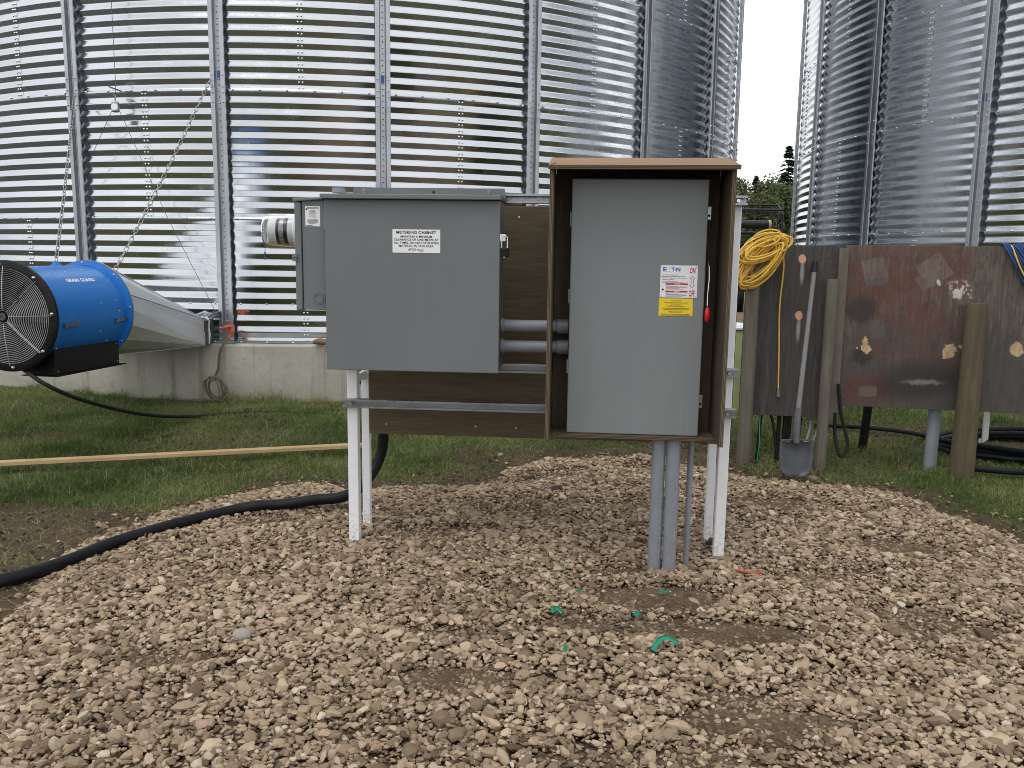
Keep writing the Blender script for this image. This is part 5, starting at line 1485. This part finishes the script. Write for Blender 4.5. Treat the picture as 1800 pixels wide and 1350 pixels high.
for (x_, y_, r_, lab, k) in ((.99, 3.98, .036, 'dark soil clod on the gravel beside the right rear rack leg', 1), (1.86, 4.22, .03, 'dark soil clod on the gravel far right', 2), (.26, 4.92, .035, 'dark soil clod on the gravel below the shelter', 3), (1.66, 4.22, .022, 'small dark soil clod on the gravel right of the rack', 4), (0.12, 5.28, .034, 'dark clump of turf at the back edge of the gravel', 5)):
    mb = MB().sphere((x_ * 3, y_ * 3, 3 * (float(bed(x_, y_)) + r_ * .45)), 3 * r_, 22, 14, (1.3, 1, .75))
    single('soil_clod', shrink(lump(lump(lump(mb, r_ * .5, k), r_ * .4, k + 9), r_ * .35, k + 5)), 'soil', lab, 'soil clod', (x_, y_, float(bed(x_, y_))), smooth=True, group='soil clods on the gravel')
t = NT('pale_cobble'); t.p(base=t.ramp(t.noise(t.obj(), 60, 5), [(0.3, (0.24, 0.225, 0.20)), (0.7, (0.36, 0.34, 0.31))]), rough=0.8); M['cobble'] = t.m
mb = MB().sphere((-.944, 2.841, float(bed(-.944, 2.841)) + .028), .030, 20, 14, (1.1, .85, .75))
single('cobble', lump(mb, .002, 4), 'cobble', 'pale grey oval cobble, largest stone on the left of the gravel', 'stone', (-.944, 2.841, float(bed(-.944, 2.841))), smooth=True)

# blue maker stickers on the stiffeners
for key, ph0, idx, z_ in (('L', phiL, 2, 2.875), ('L', phiL, 1, 2.875), ('R', -1.599, 2, 2.90)):
    cx, cy, R0 = BINS[key]
    a = ph0 + R(15) * idx
    mb = MB(); rr = R0 + AMP + .0075
    mb.box(-.0145, .0145, -(rr + .0012), -rr, z_ - .55, z_ - .55 + .075)
    add_obj('sticker', mb.mesh('sticker', 'blue_sticker'), binL if key == 'L' else binR, Matrix.Rotation(a, 4, 'Z'), label='small blue sticker on the stiffener')

# ------------------------------------------------------------------ grass
def blades_mesh(name, X, Y, Hh, Wd, lean, tone, seed, mat):
    r = np.random.default_rng(seed)
    n = len(X)
    Z = gh(X, Y) - 0.006
    ang = r.uniform(0, 2 * np.pi, n); yaw = r.uniform(0, 2 * np.pi, n)
    dx, dy = np.cos(ang), np.sin(ang)
    wx, wy = np.cos(yaw) * Wd / 2, np.sin(yaw) * Wd / 2
    l1, l2 = lean * 0.32 * Hh, lean * Hh
    v = np.empty((n, 5, 3))
    v[:, 0] = np.stack([X - wx, Y - wy, Z], -1); v[:, 1] = np.stack([X + wx, Y + wy, Z], -1)
    zm = Z + Hh * (0.62 - 0.12 * lean); zt = Z + Hh * np.clip(1.0 - 0.35 * lean, 0.15, 1)
    v[:, 2] = np.stack([X + dx * l1 + wx * .8, Y + dy * l1 + wy * .8, zm], -1)
    v[:, 3] = np.stack([X + dx * l1 - wx * .8, Y + dy * l1 - wy * .8, zm], -1)
    v[:, 4] = np.stack([X + dx * l2, Y + dy * l2, zt], -1)
    me = bpy.data.meshes.new(name)
    me.vertices.add(n * 5); me.vertices.foreach_set('co', v.astype('f').ravel())
    b = np.arange(n)[:, None] * 5
    loops = np.concatenate([b + np.array([0, 1, 2, 3]), b + np.array([3, 2, 4])], 1).ravel().astype('i')
    me.loops.add(len(loops)); me.loops.foreach_set('vertex_index', loops)
    ls = (np.arange(n)[:, None] * 7 + np.array([0, 4])).ravel().astype('i')
    me.polygons.add(2 * n); me.polygons.foreach_set('loop_start', ls)
    me.update(); me.validate()
    a = me.attributes.new('tone', 'FLOAT', 'POINT'); a.data.foreach_set('value', np.repeat(tone, 5).astype('f'))
    me.materials.append(mat)
    o = bpy.data.objects.new(name, me); COL.objects.link(o)
    return o
t = NT('grass_blade')
tn = t.n('Attribute', {'attribute_name': 'tone'}).outputs['Fac']
c = t.ramp(tn, [(0.0, (0.060, 0.100, 0.024)), (0.30, (0.125, 0.185, 0.046)), (0.60, (0.225, 0.265, 0.088)), (0.80, (0.30, 0.30, 0.135)), (0.92, (0.32, 0.275, 0.155)), (1.0, (0.40, 0.335, 0.205))])
t.p(base=c, rough=0.6, spec=0.25)
tl = t.n('BsdfTranslucent', None, {'Color': c}); ms_ = t.n('MixShader', None, {0: 0.28})
t.t.links.new(t.b.outputs[0], ms_.inputs[1]); t.t.links.new(tl.outputs[0], ms_.inputs[2]); t.t.links.new(ms_.outputs[0], t.out.inputs[0])
M['grass'] = t.m
def seed_grass():
    r = np.random.default_rng(5)
    Xs, Ys = [], []
    for (x0, x1, y0, y1, dens) in ((-5.0, 1.2, 4.6, 8.2, 9500), (-3.3, -1.4, 2.0, 4.7, 7000), (1.2, 4.4, 4.0, 8.0, 8500), (2.4, 3.4, 2.2, 4.3, 3000), (1.0, 5.5, 8.0, 13.0, 700), (-0.6, 1.4, 8.0, 10.0, 900)):
        n = int((x1 - x0) * (y1 - y0) * dens)
        x, y = r.uniform(x0, x1, n), r.uniform(y0, y1, n)
        g = grass_density(x, y)
        cl = sstep(0.30, 0.62, fbm(x * 7, y * 7, 3, 13))
        k = r.random(n) < g * (0.62 + 0.38 * cl)
        k &= np.abs(x) < 0.62 * y + 0.9
        Xs.append(x[k]); Ys.append(y[k])
    X, Y = np.concatenate(Xs), np.concatenate(Ys)
    n = len(X)
    q = fbm(X * 1.6, Y * 1.6, 4, 19)
    cl = fbm(X * 6, Y * 6, 3, 13)
    rim = np.minimum(*[np.abs(np.hypot(X - cx, Y - cy) - (rr + .16)) for cx, cy, rr in BINS.values()])
    edge = sstep(0.22, 0.0, rim) * sstep(0.42, 0.6, fbm(X * 4, Y * 4, 3, 88))
    tuft = sstep(0.58, 0.74, fbm(X * 2.4, Y * 2.4, 4, 61))
    Hh = 0.022 + 0.055 * r.random(n) * (0.3 + 1.0 * cl) + tuft * r.uniform(.01, .07, n) + edge * r.uniform(.03, .16, n)
    Wd = r.uniform(.0022, .0048, n)
    lean = np.clip(r.normal(0.95, 0.45, n), 0.05, 2.0)
    tone = np.clip(0.36 + 1.3 * (q - 0.5) + r.normal(0, 0.15, n) - tuft * .15, 0, 0.84)
    dry = r.random(n) < 0.04 + 0.16 * sstep(0.5, 0.75, fbm(X * 2.2 + 5, Y * 2.2, 3, 23))
    tone = np.where(dry, r.uniform(.84, 1.0, n), tone)
    o = blades_mesh('grass', X, Y, Hh, Wd, lean, tone, 6, M['grass'])
    tag(o, 'short rough grass between the gravel bed and the bins', 'grass', kind='stuff')
    # cut dead stems lying flat on the bare soil
    n = 26000
    x, y = r.uniform(-3.2, 3.6, n), r.uniform(2.2, 7.6, n)
    d = sdist(x, y)
    k = (d < -0.02) & (grass_density(x, y) < 0.75) & (np.abs(x) < .62 * y + .6)
    x, y = x[k], y[k]; n = len(x)
    o = blades_mesh('dead_grass', x, y, r.uniform(.02, .06, n), r.uniform(.002, .0045, n), r.uniform(1.5, 3.0, n), r.uniform(.72, .93, n), 8, M['grass'])
    tag(o, 'dead grass stems lying on the bare soil', 'grass', kind='stuff')
seed_grass()
# crumbs of soil on the bare patches
r = np.random.default_rng(77)
n = 9000
x, y = r.uniform(-3.2, 3.6, n), r.uniform(2.2, 7.4, n)
k = (sdist(x, y) < 0.03) & (r.random(n) > grass_density(x, y) * 1.05) & (np.abs(x) < .62 * y + .6)
x, y = x[k], y[k]; n = len(x)
me = bpy.data.meshes.new('soil_crumbs')
s_ = np.clip(np.exp(r.normal(math.log(.006), .5, n)), .003, .020)
co = np.stack([x, y, gh(x, y) + s_ * .3], -1)
me.vertices.add(n); me.vertices.foreach_set('co', co.astype('f').ravel())
a = me.attributes.new('size', 'FLOAT_VECTOR', 'POINT'); a.data.foreach_set('vector', np.stack([s_, s_ * .85, s_ * .6], -1).astype('f').ravel())
a = me.attributes.new('turn', 'FLOAT_VECTOR', 'POINT'); a.data.foreach_set('vector', r.uniform(0, 6, (n, 3)).astype('f').ravel())
a = me.attributes.new('pick', 'INT', 'POINT'); a.data.foreach_set('value', r.integers(0, NV, n).astype('i'))
a = me.attributes.new('tone', 'FLOAT', 'POINT'); a.data.foreach_set('value', np.zeros(n, 'f'))
me.materials.append(M['soil'])
ng2 = STONES.copy(); ng2.name = 'soil_scatter'
for nd in ng2.nodes:
    if nd.bl_idname == 'GeometryNodeSetMaterial': nd.inputs['Material'].default_value = M['soil']
o = bpy.data.objects.new('soil_crumbs', me); COL.objects.link(o)
o.modifiers.new('crumbs', 'NODES').node_group = ng2
tag(o, 'crumbs of dark soil on the bare patches round the gravel', 'soil', kind='stuff')

# ------------------------------------------------------------------ trees beyond the yard
t = NT('bark'); t.p(base=t.ramp(t.noise(t.map(t.obj(), (6, 6, 1)), 4, 5), [(0.3, (0.05, 0.04, 0.032)), (0.7, (0.15, 0.13, 0.11))]), rough=0.9); M['bark'] = t.m
def mat_leaf(name, stops):
    t = NT(name)
    tn = t.n('Attribute', {'attribute_name': 'tone'}).outputs['Fac']
    c = t.ramp(tn, stops)
    t.p(base=c, rough=0.65, spec=0.2)
    tl = t.n('BsdfTranslucent', None, {'Color': c}); m_ = t.n('MixShader', None, {0: 0.25})
    t.t.links.new(t.b.outputs[0], m_.inputs[1]); t.t.links.new(tl.outputs[0], m_.inputs[2]); t.t.links.new(m_.outputs[0], t.out.inputs[0])
    return t.m
M['leaf'] = mat_leaf('aspen_leaf', [(0.0, (0.065, 0.085, 0.036)), (0.5, (0.125, 0.155, 0.066)), (1.0, (0.20, 0.225, 0.10))])
M['needle'] = mat_leaf('spruce_needle', [(0.0, (0.018, 0.028, 0.016)), (0.6, (0.038, 0.055, 0.030)), (1.0, (0.065, 0.085, 0.045))])
def quads_mesh(name, C, A, B, tone, mat, off):
    n = len(C)
    v = np.stack([C - A - B * .6, C + A - B * .6, C + A * .5 + B, C - A * .5 + B], 1) - np.array(off)
    me = bpy.data.meshes.new(name)
    me.vertices.add(n * 4); me.vertices.foreach_set('co', v.astype('f').ravel())
    me.loops.add(n * 4); me.loops.foreach_set('vertex_index', np.arange(n * 4, dtype='i'))
    me.polygons.add(n); me.polygons.foreach_set('loop_start', np.arange(0, n * 4, 4, dtype='i'))
    me.update(); me.validate()
    a = me.attributes.new('tone', 'FLOAT', 'POINT'); a.data.foreach_set('value', np.repeat(tone, 4).astype('f'))
    me.materials.append(mat)
    return me
def aspen(x, y, H, W_, label, seed, n=6500):
    r = np.random.default_rng(seed)
    o = thing('aspen_tree', label, 'tree', (x, y, 0), group='trees beyond the yard')
    tr = MB(); pts = [(x, y, -.3), (x + .05, y, H * .35), (x - .05, y, H * .7), (x, y, H * .95)]
    tr.tube(spline(pts, 4), [.16 * H / 7 * (1 - .85 * k / 12) for k in range(13)], 8)
    lobes = []
    for k in range(16):
        h = H * r.uniform(.28, .95); rad = W_ * (1 - abs(h / H - .55) ** 1.5 * 1.4) * r.uniform(.35, .9); a = r.uniform(0, 6.28)
        c = np.array([x + rad * math.cos(a), y + rad * math.sin(a), h])
        lobes.append((c, W_ * r.uniform(.28, .5)))
        tr.tube([(x, y, h * .7), (x + .5 * (c[0] - x), y + .5 * (c[1] - y), h * .86), tuple(c)], [.05, .035, .012], 5)
    lobes.append((np.array([x, y, H * .93]), W_ * .3)); lobes.append((np.array([x, y, H * .7]), W_ * .6))
    part('trunk', tr, 'bark', o, smooth=True)
    C = []
    for c, rad in lobes:
        m = n // len(lobes)
        d = r.normal(0, 1, (m, 3)); d /= np.linalg.norm(d, axis=1)[:, None]
        C.append(c + d * (rad * r.random(m) ** .45)[:, None] * np.array([1, 1, 1.15]))
    C = np.concatenate(C); m = len(C)
    A = r.normal(0, 1, (m, 3)); A /= np.linalg.norm(A, axis=1)[:, None]
    B = np.cross(A, r.normal(0, 1, (m, 3))); B /= np.linalg.norm(B, axis=1)[:, None]
    s_ = r.uniform(.04, .10, m)[:, None] * H / 7
    me = quads_mesh('crown', C, A * s_, B * s_, np.clip(r.normal(.5, .25, m), 0, 1), M['leaf'], (x, y, 0))
    c_ = bpy.data.objects.new('crown', me); COL.objects.link(c_); c_.parent = o; c_['kind'] = 'stuff'
def spruce(x, y, H, W_, label, seed):
    r = np.random.default_rng(seed)
    o = thing('spruce_tree', label, 'tree', (x, y, 0), group='trees beyond the yard')
    part('trunk', MB().tube([(x, y, -.3), (x, y, H * .5), (x, y, H)], [.15 * H / 9, .09 * H / 9, .015], 8), 'bark', o, smooth=True)
    C, A, B = [], [], []
    h = H * .10
    while h < H * .99:
        f = (1 - h / H)
        rad0 = W_ * (f ** .85) + .06
        nb = int(9 + 8 * f)
        for k in range(nb):
            a = r.uniform(0, 6.28); rad = rad0 * r.uniform(.65, 1.15)
            m = int(6 + 26 * rad / W_)
            u = r.random(m) ** .7
            sag = -.28 * rad * u + .16 * rad * u * u + r.normal(0, .05, m)
            side = r.normal(0, .10 + .10 * (1 - u), m) * rad
            px = x + math.cos(a) * rad * u - math.sin(a) * side; py = y + math.sin(a) * rad * u + math.cos(a) * side
            C.append(np.stack([px, py, h + sag], -1))
            dr = np.array([math.cos(a), math.sin(a), -.25])
            sz = r.uniform(.06, .16, (m, 1)) * H / 9
            A.append(np.tile([-math.sin(a), math.cos(a), 0], (m, 1)) * sz * .7 + r.normal(0, .02, (m, 3))); B.append(np.tile(dr, (m, 1)) * sz * 1.2 + r.normal(0, .03, (m, 3)))
        h += H * r.uniform(.020, .034)
    C, A, B = map(np.concatenate, (C, A, B))
    me = quads_mesh('crown', C, A, B, np.clip(r.normal(.45, .25, len(C)), 0, 1), M['needle'], (x, y, 0))
    c_ = bpy.data.objects.new('crown', me); COL.objects.link(c_); c_.parent = o; c_['kind'] = 'stuff'
spruce(18.95, 60.5, 9.3, 2.3, 'tallest dark spruce standing alone above the trees between the bins', 1)
spruce(16.6, 60.0, 7.2, 1.5, 'dark spruce tip above the aspens beside the left bin edge', 2)
spruce(17.55, 62.0, 7.0, 1.3, 'second slim dark spruce tip above the aspens beside the left bin', 3)
spruce(18.15, 61.0, 6.0, 1.0, 'smallest slim spruce in the gap between the bins', 4)
for i, (x_, y_, h_, w_) in enumerate(((15.0, 58, 6.6, 2.1), (16.4, 57, 6.4, 2.0), (17.6, 56.5, 6.1, 1.9), (18.6, 57.5, 6.1, 1.8), (19.6, 56.5, 5.5, 1.8), (20.9, 57.5, 6.0, 2.0), (22.6, 58, 6.2, 2.1), (24.6, 59, 6.4, 2.2), (13.0, 59, 6.6, 2.1), (26.8, 60, 6.8, 2.3))):
    lab = ('pale green aspen leftmost in the gap between the bins', 'bushy aspen just right of the shelter roof, in the tree row', 'aspen in the tree row under the slim spruces', 'aspen in the tree row left of the tallest spruce', 'low aspen in front of the tallest spruce', 'aspen beside the edge of the right-hand bin', 'aspen half hidden by the right-hand bin', 'aspen hidden behind the right-hand bin, nearer one', 'aspen behind the left bin at the end of the tree row', 'aspen hidden behind the right-hand bin, farther one')[i]
    aspen(x_, y_, h_, w_, lab, 20 + i)

# ------------------------------------------------------------------ combine header parked in the yard
hd = thing('combine_header', 'black combine header with pick-up reel parked in the yard between the bins', 'farm header', (5.0, 22.2, 0))
X0, X1, YH = 0.2, 6.75, 22.0
part('back_frame', MB().box(X0, X1 - .1, YH + .9, YH + 1.0, .7, 1.75).box(X0, X1 - .1, YH + .2, YH + .95, .55, .68), 'header_black', hd)
part('auger_tube', MB().cyl((X0, YH, 2.27), (X1 - .30, YH, 2.27), .105, seg=20), 'header_black', hd, smooth=True)
part('yellow_collar', MB().cyl((X1 - .298, YH, 2.27), (X1 - .24, YH, 2.27), .112, seg=20), 'header_yellow', hd, smooth=True)
for k, (dy, z_) in enumerate(((0, 2.76), (-.40, 2.62), (.40, 2.62), (-.48, 2.05), (.48, 2.05), (0, 1.78))):
    bar = part('reel_bat', MB().cyl((X0, YH + dy, z_), (X1 - .06, YH + dy, z_), .026, seg=8), 'header_black', hd, smooth=True)
    tn = MB()
    for i in range(int((X1 - X0) / .155)):
        tn.tube([(X0 + .1 + i * .155, YH + dy, z_), (X0 + .1 + i * .155, YH + dy + .03, z_ - .26)], .006, 4)
    part('tines', tn, 'header_black', bar, kind='stuff')
for x_ in (X1 - .06, X1 - 3.2, X0 + .1):
    rim = [(x_, YH + .48 * math.cos(a), 2.27 + .49 * math.sin(a)) for a in [2 * math.pi * i / 6 + R(30) for i in range(6)]]
    mb = MB().tube(rim, .024, 6, closed=True)
    for p in rim: mb.tube([(x_, YH, 2.27), p], .018, 5)
    part('reel_end', mb, 'header_black', hd)
part('reel_arm', MB().box(X1 - .02, X1 + .05, YH - .1, YH + 1.0, 1.65, 1.77).box(X1 - .02, X1 + .05, YH - .12, YH + .02, 1.70, 2.30), 'header_black', hd)
part('end_divider', MB().hexa([(X1 + .02, YH - .9, .45), (X1 + .10, YH - .9, .45), (X1 + .10, YH + 1.0, .5), (X1 + .02, YH + 1.0, .5), (X1 + .02, YH - .85, .6), (X1 + .10, YH - .85, .6), (X1 + .10, YH + 1.0, 1.8), (X1 + .02, YH + 1.0, 1.8)]), 'header_black', hd)
part('drive_sprocket', MB().cyl((X1 + .06, YH + .1, 2.15), (X1 + .12, YH + .1, 2.15), .20, seg=14), 'header_black', hd)
for x_ in (X0 + 1.0, X1 - 1.0):
    part('transport_wheel', MB().cyl((x_, YH + .5, .36), (x_ + .22, YH + .5, .36), .36, seg=24), 'rubber', hd, smooth=True)
    part('stand_leg', MB().box(x_ + .24, x_ + .32, YH + .46, YH + .54, .0, .6), 'header_black', hd)

# nail heads in the hoarding
for (s_, z_) in ((.02, 1.40), (.02, .80), (.02, .42), (.47, 1.36), (.47, .62), (.60, 1.38), (.60, .95), (.61, .46), (.90, 1.385), (1.02, 1.335), (1.22, 1.34), (1.36, 1.30), (1.52, 1.36), (.84, 1.14), (.98, 1.13), (1.30, 1.09), (1.18, .92), (1.45, .95), (1.70, 1.20), (1.75, .60)):
    y_ = -.004 if s_ > .55 else 0.0
    part('nail', MB().cyl((s_, y_ - .0025, z_), (s_, y_ + .001, z_), .0065, seg=8), 'steel_dark', board_red if s_ > .55 else board_grey)
